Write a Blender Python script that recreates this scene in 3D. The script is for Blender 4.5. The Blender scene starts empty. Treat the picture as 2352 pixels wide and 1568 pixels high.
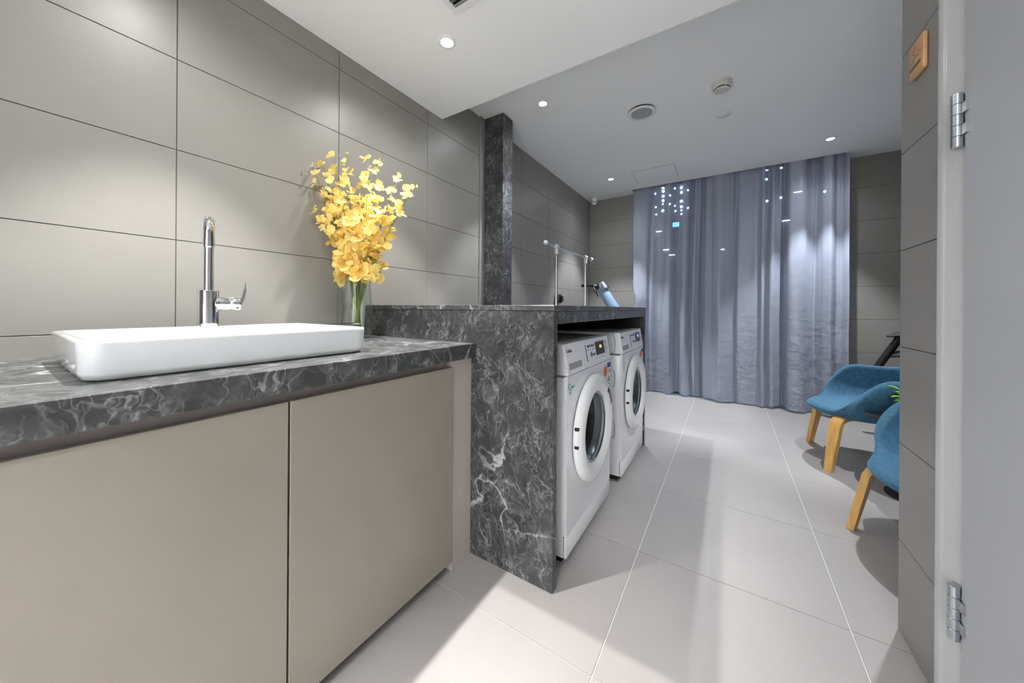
import bpy, bmesh, math, random
from mathutils import Vector, Matrix, noise
random.seed(7)
C = bpy.context.scene.collection
SC = bpy.context.scene
PI = math.pi

# ---------------------------------------------------------------- camera
CAM = Vector((1.6023, 0.0, 1.01))
YAW, ROLL, FPX = 0.5674, 0.0070, 777.6
cd = bpy.data.cameras.new('camera'); co = bpy.data.objects.new('camera', cd); C.objects.link(co)
fwd = Vector((-math.sin(YAW), math.cos(YAW), 0)); rt = Vector((math.cos(YAW), math.sin(YAW), 0)); up = Vector((0, 0, 1))
R = rt*math.cos(ROLL) + up*math.sin(ROLL); U = up*math.cos(ROLL) - rt*math.sin(ROLL)
m = Matrix(((R.x, U.x, -fwd.x, CAM.x), (R.y, U.y, -fwd.y, CAM.y), (R.z, U.z, -fwd.z, CAM.z), (0, 0, 0, 1)))
co.matrix_world = m
cd.sensor_fit = 'HORIZONTAL'; cd.sensor_width = 36; cd.lens = FPX/2352*36; cd.shift_y = -(784-706.7)/2352
cd.clip_start = 0.02
SC.camera = co
# ---------------------------------------------------------------- world, exposure
w = bpy.data.worlds.new('night'); SC.world = w; w.use_nodes = True
w.node_tree.nodes['Background'].inputs[0].default_value = (0.01, 0.015, 0.03, 1)
w.node_tree.nodes['Background'].inputs[1].default_value = 1.0
SC.view_settings.view_transform = 'Standard'; SC.view_settings.look = 'None'
SC.view_settings.gamma = 1; SC.view_settings.use_curve_mapping = False
SC.view_settings.exposure = 1.0
SC.cycles.max_bounces = 14; SC.cycles.diffuse_bounces = 8; SC.cycles.glossy_bounces = 6
SC.cycles.transparent_max_bounces = 16; SC.cycles.sample_clamp_indirect = 6
SC.cycles.use_denoising = True
SPOT_W = 50.0      # narrow beam of one downlight
SPILL_W = 19.0     # its wide soft spill
# ---------------------------------------------------------------- dimensions
ZC, ZS, YS = 2.4653, 2.2546, 1.637      # main ceiling, dropped ceiling, end of the dropped ceiling
YB = 4.475                               # back wall
XR = 2.066                               # face of the near right wall
YR = 1.577                               # its far end
X2 = 3.75                                # far right wall
YF = -1.1                                # wall behind the camera
TOP = 0.865                              # vanity countertop
BAR = 1.02

# ---------------------------------------------------------------- materials
def mat(name, col=(0.5,0.5,0.5), rough=0.5, metal=0.0, **kw):
    m = bpy.data.materials.new(name); m.use_nodes = True
    b = m.node_tree.nodes['Principled BSDF']
    b.inputs['Base Color'].default_value = (*col, 1)
    b.inputs['Roughness'].default_value = rough
    b.inputs['Metallic'].default_value = metal
    for k, v in kw.items():
        b.inputs[k.replace('_', ' ')].default_value = v
    return m
def nodes(m): return m.node_tree.nodes, m.node_tree.links, m.node_tree.nodes['Principled BSDF']
def ramp(n, stops):
    r = n.new('ShaderNodeValToRGB'); e = r.color_ramp.elements
    while len(e) < len(stops): e.new(0.5)
    for i, (p, c) in enumerate(stops):
        e[i].position = p; e[i].color = (*c, 1) if len(c) == 3 else c
    return r
def mottled(name, c1, c2, rough, scale=6.0, bump=0.0, bscale=200.0, r2=None, **kw):
    m = mat(name, c1, rough, **kw); n, l, b = nodes(m)
    g = n.new('ShaderNodeNewGeometry')
    t = n.new('ShaderNodeTexNoise'); t.inputs['Scale'].default_value = scale; t.inputs['Detail'].default_value = 5
    l.new(g.outputs['Position'], t.inputs['Vector'])
    r = ramp(n, [(0.35, c1), (0.65, c2)]); l.new(t.outputs['Fac'], r.inputs['Fac']); l.new(r.outputs['Color'], b.inputs['Base Color'])
    if r2:
        mp = n.new('ShaderNodeMapRange'); mp.inputs['To Min'].default_value = rough; mp.inputs['To Max'].default_value = r2
        l.new(t.outputs['Fac'], mp.inputs['Value']); l.new(mp.outputs['Result'], b.inputs['Roughness'])
    if bump:
        t2 = n.new('ShaderNodeTexNoise'); t2.inputs['Scale'].default_value = bscale; t2.inputs['Detail'].default_value = 2
        l.new(g.outputs['Position'], t2.inputs['Vector'])
        bp = n.new('ShaderNodeBump'); bp.inputs['Strength'].default_value = bump; bp.inputs['Distance'].default_value = 0.002
        l.new(t2.outputs['Fac'], bp.inputs['Height']); l.new(bp.outputs['Normal'], b.inputs['Normal'])
    return m
M = {}
M['wall'] = mottled('wall tile', (0.250,0.240,0.224), (0.268,0.257,0.240), 0.38, 3.0, 0.05, 300)
M['grout_dark'] = mat('dark grout', (0.09,0.08,0.07), 0.8)
M['floor'] = mottled('floor tile', (0.365,0.343,0.330), (0.395,0.371,0.357), 0.36, 2.0, 0.06, 350, r2=0.44)
M['grout_light'] = mat('pale grout', (0.78,0.77,0.74), 0.8)
M['ceiling'] = mottled('painted ceiling', (0.90,0.91,0.915), (0.92,0.93,0.935), 0.8, 1.2)
M['white'] = mat('white plastic', (0.80,0.81,0.82), 0.3)
M['appliance'] = mat('white enamel', (0.88,0.89,0.92), 0.22, Coat_Weight=0.3)
M['appliance2'] = mat('white door plastic', (0.89,0.895,0.91), 0.25)
M['appl_top'] = mat('appliance lid', (0.55,0.56,0.56), 0.35)
M['grey_plastic'] = mat('grey recess plastic', (0.35,0.36,0.37), 0.5)
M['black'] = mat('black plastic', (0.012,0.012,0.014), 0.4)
M['rubber'] = mat('black rubber', (0.02,0.018,0.018), 0.7)
M['screen'] = mat('dark display glass', (0.012,0.014,0.016), 0.08)
M['ceramic'] = mat('glazed ceramic', (0.86,0.875,0.89), 0.08, Coat_Weight=0.6)
M['chrome'] = mat('chrome', (0.80,0.81,0.83), 0.06, 1.0)
M['steel'] = mat('brushed steel', (0.55,0.55,0.55), 0.28, 1.0)
M['zinc'] = mat('zinc steel', (0.50,0.54,0.58), 0.25, 1.0)
M['cab'] = mottled('beige laminate', (0.300,0.272,0.232), (0.316,0.287,0.245), 0.42, 5.0, 0.04, 400)
M['filler'] = mottled('mauve beige laminate', (0.46,0.41,0.39), (0.475,0.425,0.405), 0.36, 5.0)
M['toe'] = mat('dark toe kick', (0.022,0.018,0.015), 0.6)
M['door'] = mottled('door paint', (0.44,0.455,0.48), (0.46,0.475,0.50), 0.45, 4.0, 0.08, 120)
M['frame'] = mat('gloss frame paint', (0.52,0.53,0.535), 0.16)
M['ink'] = mat('black print', (0.01,0.01,0.012), 0.5)
M['red_ink'] = mat('dark red print', (0.12,0.015,0.02), 0.5)
M['green_ink'] = mat('green print', (0.01,0.25,0.15), 0.5)
M['blue_ink'] = mat('blue print', (0.02,0.06,0.35), 0.5)
M['orange'] = mat('orange sticker', (0.85,0.16,0.05), 0.45)
M['paper'] = mat('white sticker', (0.8,0.82,0.85), 0.5)
M['stem'] = mottled('green stem', (0.13,0.17,0.02), (0.20,0.25,0.04), 0.45, 60)
M['silver_blue'] = mat('light blue frame paint', (0.28,0.40,0.56), 0.3, Coat_Weight=0.3)
M['leaf'] = mat('yellow green leaf', (0.35,0.62,0.05), 0.4)
M['pot'] = mat('black pot', (0.03,0.03,0.03), 0.5)
M['cap_white'] = mat('white joint plastic', (0.78,0.78,0.80), 0.3)
M['speaker_grille'] = mat('grey perforated grille', (0.36,0.38,0.38), 0.6)
M['detector'] = mat('cream detector plastic', (0.62,0.61,0.56), 0.4)
M['asphalt'] = mat('night building render', (0.008,0.010,0.016), 0.8)

def emis(name, col, s):
    m = mat(name, (0,0,0), 0.5); n, l, b = nodes(m)
    b.inputs['Emission Color'].default_value = (*col, 1); b.inputs['Emission Strength'].default_value = s
    return m
M['lens'] = emis('lit lamp lens', (1.0,0.98,0.95), 30)
M['amber'] = emis('amber digits', (1.0,0.55,0.12), 1.1)
M['blue_led'] = emis('blue digits', (0.10,0.14,1.0), 3.0)
M['city'] = emis('city lamp', (0.65,0.80,1.0), 260)
M['city_blue'] = emis('blue lit sign', (0.12,0.35,1.0), 20)
M['city_dim'] = emis('dim city lamp', (0.4,0.75,1.0), 90)
M['lamp_reflection'] = emis('downlight reflection glow', (1.0,0.95,0.9), 200)  # glow standing in for room downlights reflected in the window

def marble(name, bright=1.0, off=(0,0,0)):
    m = mat(name, (0.05,0.05,0.055), 0.2); n, l, b = nodes(m)
    g = n.new('ShaderNodeNewGeometry')
    add = n.new('ShaderNodeVectorMath'); add.operation = 'ADD'; add.inputs[1].default_value = off
    l.new(g.outputs['Position'], add.inputs[0])
    def warp(src, sc, amt):
        t = n.new('ShaderNodeTexNoise'); t.inputs['Scale'].default_value = sc; t.inputs['Detail'].default_value = 4
        l.new(src, t.inputs['Vector'])
        s = n.new('ShaderNodeVectorMath'); s.operation = 'SUBTRACT'; s.inputs[1].default_value = (0.5,0.5,0.5)
        l.new(t.outputs['Color'], s.inputs[0])
        k = n.new('ShaderNodeVectorMath'); k.operation = 'SCALE'; k.inputs['Scale'].default_value = amt; l.new(s.outputs[0], k.inputs[0])
        a = n.new('ShaderNodeVectorMath'); a.operation = 'ADD'; l.new(src, a.inputs[0]); l.new(k.outputs[0], a.inputs[1])
        return a.outputs[0]
    P1 = warp(add.outputs[0], 2.2, 0.55); P1 = warp(P1, 9.0, 0.10)
    P2 = warp(add.outputs[0], 7.0, 0.17); P2 = warp(P2, 22.0, 0.035)
    def veins(src, sc, wd, hi, ang=0.6, stretch=0.4, det=2.0):
        mp = n.new('ShaderNodeMapping'); mp.inputs['Rotation'].default_value = (0.3, ang, 0.5); mp.inputs['Scale'].default_value = (1, 1, stretch)
        l.new(src, mp.inputs['Vector'])
        v = n.new('ShaderNodeTexNoise'); v.inputs['Scale'].default_value = sc; v.inputs['Detail'].default_value = det; v.inputs['Roughness'].default_value = 0.45
        l.new(mp.outputs[0], v.inputs['Vector'])
        sb = n.new('ShaderNodeMath'); sb.operation = 'SUBTRACT'; sb.inputs[1].default_value = 0.5; l.new(v.outputs['Fac'], sb.inputs[0])
        ab = n.new('ShaderNodeMath'); ab.operation = 'ABSOLUTE'; l.new(sb.outputs[0], ab.inputs[0])
        r = ramp(n, [(0.0, (hi,)*3), (wd*0.35, (hi*0.4,)*3), (wd, (0,0,0))]); l.new(ab.outputs[0], r.inputs['Fac'])
        return r.outputs['Color']
    def mul(a, c):
        x = n.new('ShaderNodeMix'); x.data_type = 'RGBA'; x.blend_type = 'MULTIPLY'; x.inputs[0].default_value = 1
        l.new(a, x.inputs[6]); l.new(c, x.inputs[7]); return x.outputs[2]
    def plus(a, c):
        x = n.new('ShaderNodeMix'); x.data_type = 'RGBA'; x.blend_type = 'ADD'; x.inputs[0].default_value = 1
        l.new(a, x.inputs[6]); l.new(c, x.inputs[7]); return x.outputs[2]
    def mask(sc, lo, hi):
        t = n.new('ShaderNodeTexNoise'); t.inputs['Scale'].default_value = sc; t.inputs['Detail'].default_value = 3
        l.new(add.outputs[0], t.inputs['Vector'])
        r = ramp(n, [(lo, (0,0,0)), (hi, (1,1,1))]); l.new(t.outputs['Fac'], r.inputs['Fac']); return r.outputs['Color']
    big = mul(veins(P1, 2.1, 0.0065, 0.30, 0.75, 0.5, 3.0), mask(2.7, 0.38, 0.58))
    mid = plus(mul(veins(P2, 9.0, 0.018, 0.15, 0.7, 0.45), mask(5.0, 0.42, 0.62)), mul(veins(P2, 12.0, 0.020, 0.13, -0.8, 0.4), mask(6.3, 0.44, 0.64)))
    fine = plus(mul(veins(P2, 30.0, 0.045, 0.11, 0.5, 0.4), mask(9.0, 0.42, 0.62)), mul(veins(P2, 38.0, 0.05, 0.12, -0.6, 0.35), mask(11.0, 0.44, 0.64)))
    t = n.new('ShaderNodeTexNoise'); t.inputs['Scale'].default_value = 14; t.inputs['Detail'].default_value = 8; t.inputs['Roughness'].default_value = 0.7
    l.new(P2, t.inputs['Vector'])
    base = ramp(n, [(0.30, (0.024,0.024,0.025)), (0.55, (0.055,0.057,0.058)), (0.75, (0.11,0.113,0.115))]); l.new(t.outputs['Fac'], base.inputs['Fac'])
    out = plus(plus(plus(base.outputs['Color'], big), mid), fine)
    if bright != 1.0:
        x = n.new('ShaderNodeMix'); x.data_type = 'RGBA'; x.blend_type = 'MULTIPLY'; x.inputs[0].default_value = 1
        l.new(out, x.inputs[6]); x.inputs[7].default_value = (bright,)*3 + (1,); out = x.outputs[2]
    l.new(out, b.inputs['Base Color'])
    return m
M['marble'] = marble('grey veined marble')
M['marble_lit_top'] = marble('grey veined marble lit top', 1.3, (3.1, 1.7, 0.4)); nodes(M['marble_lit_top'])[2].inputs['Roughness'].default_value = 0.28  # same stone, colour raised to imitate direct lamp light on the tops

def wood(name, c1, c2, axis=2, scale=9):
    m = mat(name, c1, 0.42); n, l, b = nodes(m)
    tc = n.new('ShaderNodeTexCoord'); mp = n.new('ShaderNodeMapping')
    s = [scale*6]*3; s[axis] = scale*0.5; mp.inputs['Scale'].default_value = s
    t = n.new('ShaderNodeTexNoise'); t.inputs['Scale'].default_value = 1.0; t.inputs['Detail'].default_value = 6
    l.new(tc.outputs['Object'], mp.inputs['Vector']); l.new(mp.outputs[0], t.inputs['Vector'])
    r = ramp(n, [(0.3, c1), (0.7, c2)]); l.new(t.outputs['Fac'], r.inputs['Fac']); l.new(r.outputs['Color'], b.inputs['Base Color'])
    return m
M['oak'] = wood('oak legs', (0.58,0.31,0.085), (0.74,0.45,0.15))
M['plaque'] = wood('plaque wood', (0.50,0.27,0.12), (0.60,0.35,0.17), axis=1)
M['plaque_mark'] = mat('plaque dark stripe', (0.09,0.085,0.08), 0.5)
M['plaque_burn'] = mat('plaque burnt line', (0.30,0.19,0.10), 0.6)

def fabric():
    m = mat('blue wool felt', (0.02,0.10,0.20), 0.85, Sheen_Weight=0.35, Sheen_Roughness=0.45); n, l, b = nodes(m)
    b.inputs['Sheen Tint'].default_value = (0.25,0.55,0.8,1)
    tc = n.new('ShaderNodeTexCoord'); t = n.new('ShaderNodeTexNoise'); t.inputs['Scale'].default_value = 60; t.inputs['Detail'].default_value = 6
    l.new(tc.outputs['Object'], t.inputs['Vector'])
    r = ramp(n, [(0.3, (0.030,0.105,0.18)), (0.7, (0.055,0.165,0.265))]); l.new(t.outputs['Fac'], r.inputs['Fac']); l.new(r.outputs['Color'], b.inputs['Base Color'])
    t2 = n.new('ShaderNodeTexNoise'); t2.inputs['Scale'].default_value = 400; l.new(tc.outputs['Object'], t2.inputs['Vector'])
    bp = n.new('ShaderNodeBump'); bp.inputs['Strength'].default_value = 0.25; bp.inputs['Distance'].default_value = 0.002
    l.new(t2.outputs['Fac'], bp.inputs['Height']); l.new(bp.outputs['Normal'], b.inputs['Normal'])
    return m
M['felt'] = fabric()

def curtain_mat():
    m = mat('grey satin curtain', (0.335,0.36,0.445), 0.34, Sheen_Weight=0.15); n, l, b = nodes(m)
    tc = n.new('ShaderNodeTexCoord')
    # creases in the cloth, stronger towards the hem where it has been folded
    mp = n.new('ShaderNodeMapping'); mp.inputs['Scale'].default_value = (9, 9, 12); l.new(tc.outputs['Object'], mp.inputs['Vector'])
    t = n.new('ShaderNodeTexNoise'); t.inputs['Scale'].default_value = 1.0; t.inputs['Detail'].default_value = 5; t.inputs['Distortion'].default_value = 0.7
    l.new(mp.outputs[0], t.inputs['Vector'])
    sp = n.new('ShaderNodeSeparateXYZ'); l.new(tc.outputs['Object'], sp.inputs[0])
    mr = n.new('ShaderNodeMapRange'); mr.inputs['From Min'].default_value = 1.7; mr.inputs['From Max'].default_value = 0.0
    mr.inputs['To Min'].default_value = 0.0; mr.inputs['To Max'].default_value = 0.55; l.new(sp.outputs['Z'], mr.inputs['Value'])
    bp = n.new('ShaderNodeBump'); bp.inputs['Distance'].default_value = 0.03; l.new(mr.outputs[0], bp.inputs['Strength'])
    l.new(t.outputs['Fac'], bp.inputs['Height']); l.new(bp.outputs['Normal'], b.inputs['Normal'])
    tr = n.new('ShaderNodeBsdfTransparent'); mx = n.new('ShaderNodeMixShader'); mx.inputs[0].default_value = 0.10
    tr.inputs['Color'].default_value = (0.7,0.8,1,1)
    out = n['Material Output']; l.new(b.outputs[0], mx.inputs[1]); l.new(tr.outputs[0], mx.inputs[2]); l.new(mx.outputs[0], out.inputs['Surface'])
    return m
M['curtain'] = curtain_mat()
def petal_mat():
    m = mat('yellow silk petal', (0.95,0.62,0.10), 0.5); n, l, b = nodes(m)
    g = n.new('ShaderNodeNewGeometry'); t = n.new('ShaderNodeTexNoise'); t.inputs['Scale'].default_value = 30
    l.new(g.outputs['Position'], t.inputs['Vector'])
    r = ramp(n, [(0.3, (0.97,0.74,0.20)), (0.7, (0.99,0.88,0.42))]); l.new(t.outputs['Fac'], r.inputs['Fac']); l.new(r.outputs['Color'], b.inputs['Base Color'])
    tl = n.new('ShaderNodeBsdfTranslucent'); l.new(r.outputs['Color'], tl.inputs['Color'])
    mx = n.new('ShaderNodeMixShader'); mx.inputs[0].default_value = 0.4
    out = n['Material Output']; l.new(b.outputs[0], mx.inputs[1]); l.new(tl.outputs[0], mx.inputs[2]); l.new(mx.outputs[0], out.inputs['Surface'])
    return m
M['petal'] = petal_mat()
def glass(name, col=(1,1,1), rough=0.0, thin=False):
    m = bpy.data.materials.new(name); m.use_nodes = True; n = m.node_tree.nodes; l = m.node_tree.links
    n.clear(); out = n.new('ShaderNodeOutputMaterial')
    gl = n.new('ShaderNodeBsdfGlossy'); gl.inputs['Roughness'].default_value = 0.02
    tr = n.new('ShaderNodeBsdfTransparent'); tr.inputs['Color'].default_value = (*col, 1)
    lw = n.new('ShaderNodeLayerWeight'); lw.inputs['Blend'].default_value = 0.5
    pw = n.new('ShaderNodeMath'); pw.operation = 'POWER'; pw.inputs[1].default_value = 3.5; l.new(lw.outputs['Facing'], pw.inputs[0])
    ma = n.new('ShaderNodeMath'); ma.operation = 'MULTIPLY_ADD'; ma.inputs[1].default_value = 0.75; ma.inputs[2].default_value = 0.045; l.new(pw.outputs[0], ma.inputs[0])
    mx = n.new('ShaderNodeMixShader'); l.new(ma.outputs[0], mx.inputs[0]); l.new(tr.outputs[0], mx.inputs[1]); l.new(gl.outputs[0], mx.inputs[2])
    l.new(mx.outputs[0], out.inputs['Surface']); return m
M['glass'] = glass('clear vase glass', (0.93,0.95,0.94))
M['pane'] = glass('window pane', (0.85,0.9,0.92))
M['door_glass'] = glass('porthole glass', (0.55,0.60,0.63))

# ---------------------------------------------------------------- helpers
def obj(name, bm, m, parent=None, smooth=False, mesh=None):
    if mesh is None:
        mesh = bpy.data.meshes.new(name); bmesh.ops.recalc_face_normals(bm, faces=bm.faces); bm.to_mesh(mesh); bm.free()
        if isinstance(m, str): mesh.materials.append(M[m])
        elif m: mesh.materials.append(m)
        if smooth:
            for p in mesh.polygons: p.use_smooth = True
            if smooth != True:
                mesh.set_sharp_from_angle(angle=math.radians(smooth))
    o = bpy.data.objects.new(name, mesh); C.objects.link(o)
    if parent: o.parent = parent
    return o
def tag(o, label=None, cat=None, group=None, kind=None):
    if label: o['label'] = label
    if cat: o['category'] = cat
    if group: o['group'] = group
    if kind: o['kind'] = kind
    return o
def thing(name, loc, rz=0, label=None, cat=None, group=None, kind=None):
    o = bpy.data.objects.new(name, None); C.objects.link(o); o.location = loc; o.rotation_euler = (0, 0, rz); o.empty_display_size = 0.05
    return tag(o, label, cat, group, kind)
def BM(): return bmesh.new()
def bx(bm, x0, x1, y0, y1, z0, z1, bev=0.0, seg=1, mtx=None):
    r = bmesh.ops.create_cube(bm, size=1.0); vs = r['verts']
    for v in vs:
        v.co = Vector((x0+(v.co.x+.5)*(x1-x0), y0+(v.co.y+.5)*(y1-y0), z0+(v.co.z+.5)*(z1-z0)))
    if bev:
        es = list({e for v in vs for e in v.link_edges})
        rr = bmesh.ops.bevel(bm, geom=es, offset=bev, segments=seg, profile=0.5, affect='EDGES')
        vs = list({v for f in rr['faces'] for v in f.verts} | {v for v in vs if v.is_valid})
    if mtx is not None: bmesh.ops.transform(bm, matrix=mtx, verts=vs)
    return bm
def box(name, x0, x1, y0, y1, z0, z1, m, parent=None, bev=0.0, seg=1, mtx=None):
    return obj(name, bx(BM(), x0, x1, y0, y1, z0, z1, bev, seg, mtx), m, parent, smooth=(30 if bev and seg > 1 else False))
def lathe(bm, prof, seg=32, mtx=None, close=True):
    """prof: list of (r, z) turned about z"""
    rings = []
    for r, z in prof:
        if r < 1e-6: rings.append([bm.verts.new((0, 0, z))])
        else: rings.append([bm.verts.new((r*math.cos(2*PI*i/seg), r*math.sin(2*PI*i/seg), z)) for i in range(seg)])
    for a, b in zip(rings, rings[1:]):
        for i in range(seg):
            j = (i+1) % seg
            if len(a) == 1 and len(b) == 1: continue
            if len(a) == 1: bm.faces.new((a[0], b[j], b[i]))
            elif len(b) == 1: bm.faces.new((a[i], a[j], b[0]))
            else: bm.faces.new((a[i], a[j], b[j], b[i]))
    if mtx is not None: bmesh.ops.transform(bm, matrix=mtx, verts=[v for r in rings for v in r])
    return bm
def tube(bm, pts, rad, seg=10, caps=True):
    pts = [Vector(p) for p in pts]; rads = rad if isinstance(rad, (list, tuple)) else [rad]*len(pts)
    rings = []; n = None
    for i, p in enumerate(pts):
        d = (pts[min(i+1, len(pts)-1)]-pts[max(i-1, 0)]).normalized()
        if n is None: n = d.orthogonal().normalized()
        else: n = (n-d*n.dot(d)); n = n.normalized() if n.length > 1e-6 else d.orthogonal().normalized()
        b = d.cross(n)
        rings.append([bm.verts.new(p+(n*math.cos(2*PI*k/seg)+b*math.sin(2*PI*k/seg))*rads[i]) for k in range(seg)])
    for a, b in zip(rings, rings[1:]):
        for k in range(seg): bm.faces.new((a[k], a[(k+1) % seg], b[(k+1) % seg], b[k]))
    if caps:
        bm.faces.new(rings[0][::-1]); bm.faces.new(rings[-1])
    return bm
def prism(bm, poly, axis, a, b):
    """poly of 2D points extruded from a to b along axis (0,1,2)"""
    def P(q, t):
        q = list(q); q.insert(axis, t); return Vector(q)
    A = [bm.verts.new(P(q, a)) for q in poly]; B = [bm.verts.new(P(q, b)) for q in poly]
    bm.faces.new(A); bm.faces.new(B[::-1])
    for i in range(len(poly)):
        j = (i+1) % len(poly); bm.faces.new((A[i], B[i], B[j], A[j]))
    return bm
def text(name, s, size, mtx, m, parent, ext=0.0004, align='LEFT'):
    cu = bpy.data.curves.new(name, 'FONT'); cu.body = s; cu.size = size; cu.extrude = ext; cu.align_x = align
    tmp = bpy.data.objects.new(name, cu); C.objects.link(tmp)
    me = bpy.data.meshes.new_from_object(tmp); bpy.data.objects.remove(tmp); bpy.data.curves.remove(cu)
    me.transform(mtx); me.materials.clear(); me.materials.append(M[m])
    o = bpy.data.objects.new(name, me); C.objects.link(o); o.parent = parent; return o
def copy_tree(o, parent=None):
    c = o.copy(); C.objects.link(c); c.parent = parent
    for ch in o.children: copy_tree(ch, c)
    return c
def T(x, y, z): return Matrix.Translation((x, y, z))
def RX(a): return Matrix.Rotation(a, 4, 'X')
def RY(a): return Matrix.Rotation(a, 4, 'Y')
def RZ(a): return Matrix.Rotation(a, 4, 'Z')

# ================================================================ SETTING
def tiles(parent, plane, at, us, vs, thick, gap, m, clip=None):
    """tiles on a plane; plane 'x+','x-','y-','z'; us, vs: lists of (lo,hi) along the two free axes"""
    cache = {}
    for (u0, u1) in us:
        for (v0, v1) in vs:
            a0, a1, b0, b1 = u0+gap/2, u1-gap/2, v0+gap/2, v1-gap/2
            if a1-a0 < 0.01 or b1-b0 < 0.01: continue
            if clip and clip(a0, a1, b0, b1): continue
            key = (round(a1-a0, 4), round(b1-b0, 4))
            if key not in cache:
                bm = BM(); hu, hv = (a1-a0)/2, (b1-b0)/2; e = 0.0006
                if plane == 'x+': dims = (-thick, 0, -hu, hu, -hv, hv)
                elif plane == 'x-': dims = (0, thick, -hu, hu, -hv, hv)
                elif plane == 'y-': dims = (-hu, hu, 0, thick, -hv, hv)
                elif plane == 'y+': dims = (-hu, hu, -thick, 0, -hv, hv)
                else: dims = (-hu, hu, -hv, hv, -thick, 0)
                bx(bm, *dims, bev=e)
                o = obj('tile', bm, m, parent); cache[key] = o.data
            else:
                o = obj('tile', None, m, parent, mesh=cache[key])
            cu, cv = (a0+a1)/2, (b0+b1)/2
            o.location = {'x': (at, cu, cv), 'y': (cu, at, cv), 'z': (cu, cv, at)}[plane[0]]
def spans(edges): return list(zip(edges, edges[1:]))

TH, ZA, TW, Y0 = 0.3104, 2.1665, 0.5749, 0.3601
rows = [0.0] + [ZA-TH*k for k in range(6, -1, -1)] + [ZC]
rows = [0.0] + [z for z in rows[1:] if z > 0.03]
# floor
fl = box('floor', -0.1, X2+0.1, YF-0.1, YB+0.1, -0.12, -0.003, 'grout_light'); tag(fl, kind='structure')
fxs = [0.0] + [1.2932+0.6433*k for k in range(-1, 4)] + [X2]; fxs = sorted(set(x for x in fxs if 0 <= x <= X2))
fys = [YF] + [0.905+0.573*k for k in range(-3, 7)] + [YB]
tiles(fl, 'z', 0.0, spans(fxs), spans(fys), 0.004, 0.0032, 'floor')
# left wall
wl = box('wall_left', -0.12, -0.003, YF-0.1, YB+0.12, 0, ZC+0.15, 'grout_dark'); tag(wl, kind='structure')
ys = [YF] + [Y0+TW*k for k in range(-2, 8)] + [YB]
tiles(wl, 'x+', 0.0, spans(ys), spans(rows), 0.004, 0.0026, 'wall')
# back wall with the window opening
WX0, WX1, WZ1 = 0.70, 2.48, 2.575
bm = BM(); bx(bm, -0.1, WX0, YB+0.003, YB+0.15, 0, ZC+0.15); bx(bm, WX1, X2+0.1, YB+0.003, YB+0.15, 0, ZC+0.15); bx(bm, WX0, WX1, YB+0.003, YB+0.15, WZ1, ZC+0.15)
wb = obj('wall_back', bm, 'grout_dark'); tag(wb, kind='structure')
tiles(wb, 'y-', YB, [(0.0, WX0), (WX1, WX1+1.0), (WX1+1.0, X2)], spans(rows), 0.004, 0.0026, 'wall')
# far right wall
wr = box('wall_right', X2+0.003, X2+0.12, YR-0.1, YB+0.12, 0, ZC+0.15, 'grout_dark'); tag(wr, kind='structure')
tiles(wr, 'x-', X2, spans([YR+TW*k for k in range(0, 5)]+[YB]), spans(rows), 0.004, 0.0026, 'wall')
# near right wall (the block that carries the door)
bm = BM()
bx(bm, XR+0.003, X2+0.1, YF-0.1, YR-0.003, 0, ZC+0.15)
wn = obj('wall_near_right', bm, 'grout_dark'); tag(wn, kind='structure')
DY1, DY0, DZ = 1.332, 0.36, 2.12
rows2 = [0.0] + [1.20+0.305*k for k in range(-3, 5)] + [ZC]
tiles(wn, 'x-', XR, [(DY1-0.10, YR), (YF, DY0+0.10)], spans(rows2), 0.004, 0.0026, 'wall')
tiles(wn, 'x-', XR, [(DY0+0.10, DY1-0.10)], [(DZ-0.05, ZC)], 0.004, 0.0026, 'wall')
tiles(wn, 'y+', YR, spans([XR, XR+0.6, XR+1.2, X2]), spans(rows2), 0.004, 0.0026, 'wall')
# wall behind the camera
OX0, OX1, OZ = 0.86, 2.02, 2.16
bm = BM(); bx(bm, -0.1, OX0, YF-0.12, YF, 0, ZC+0.15); bx(bm, OX1, X2, YF-0.12, YF, 0, ZC+0.15); bx(bm, OX0, OX1, YF-0.12, YF, OZ, ZC+0.15)
wf = obj('wall_front', bm, 'wall'); tag(wf, kind='structure')
# added white corridor, unseen beyond the opening, bouncing light towards the ceilings
bm = BM(); bx(bm, 0.0, 0.1, -3.4, YF-0.12, 0, 2.5); bx(bm, 3.0, 3.1, -3.4, YF-0.12, 0, 2.5); bx(bm, 0.0, 3.1, -3.5, -3.4, 0, 2.5)
cw = obj('wall_added_corridor', bm, 'ceiling'); tag(cw, kind='structure')
bm = BM(); bx(bm, 0.0, 3.1, -3.5, YF-0.1, 2.4, 2.5); cc = obj('ceiling_added_corridor', bm, 'ceiling'); tag(cc, kind='structure')
bm = BM(); bx(bm, 0.0, 3.1, -3.5, YF-0.1, -0.1, 0.0); cf = obj('floor_added_corridor', bm, 'floor'); tag(cf, kind='structure')
# narrow trim where the left wall meets the pillar
tr = box('trim_1', 0.0, 0.014, 2.035, 2.0875, BAR+0.001, ZC-0.001, 'wall', bev=0.001); tag(tr, kind='structure')
# ceiling: upper part with a pocket for the curtain, dropped part over the basin
PX0, PX1, PY0 = 0.60, 2.52, 4.285
bm = BM()
bx(bm, -0.1, X2+0.1, YS, PY0, ZC, ZC+0.15)
bx(bm, -0.1, PX0, PY0, YB+0.1, ZC, ZC+0.15); bx(bm, PX1, X2+0.1, PY0, YB+0.1, ZC, ZC+0.15)
bx(bm, PX0-0.01, PX1+0.01, PY0-0.01, YB+0.1, ZC+0.13, ZC+0.16)
bx(bm, -0.1, XR+0.05, YF-0.1, YS, ZS, ZC+0.15)
ce = obj('ceiling', bm, 'ceiling'); tag(ce, kind='structure')

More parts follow.
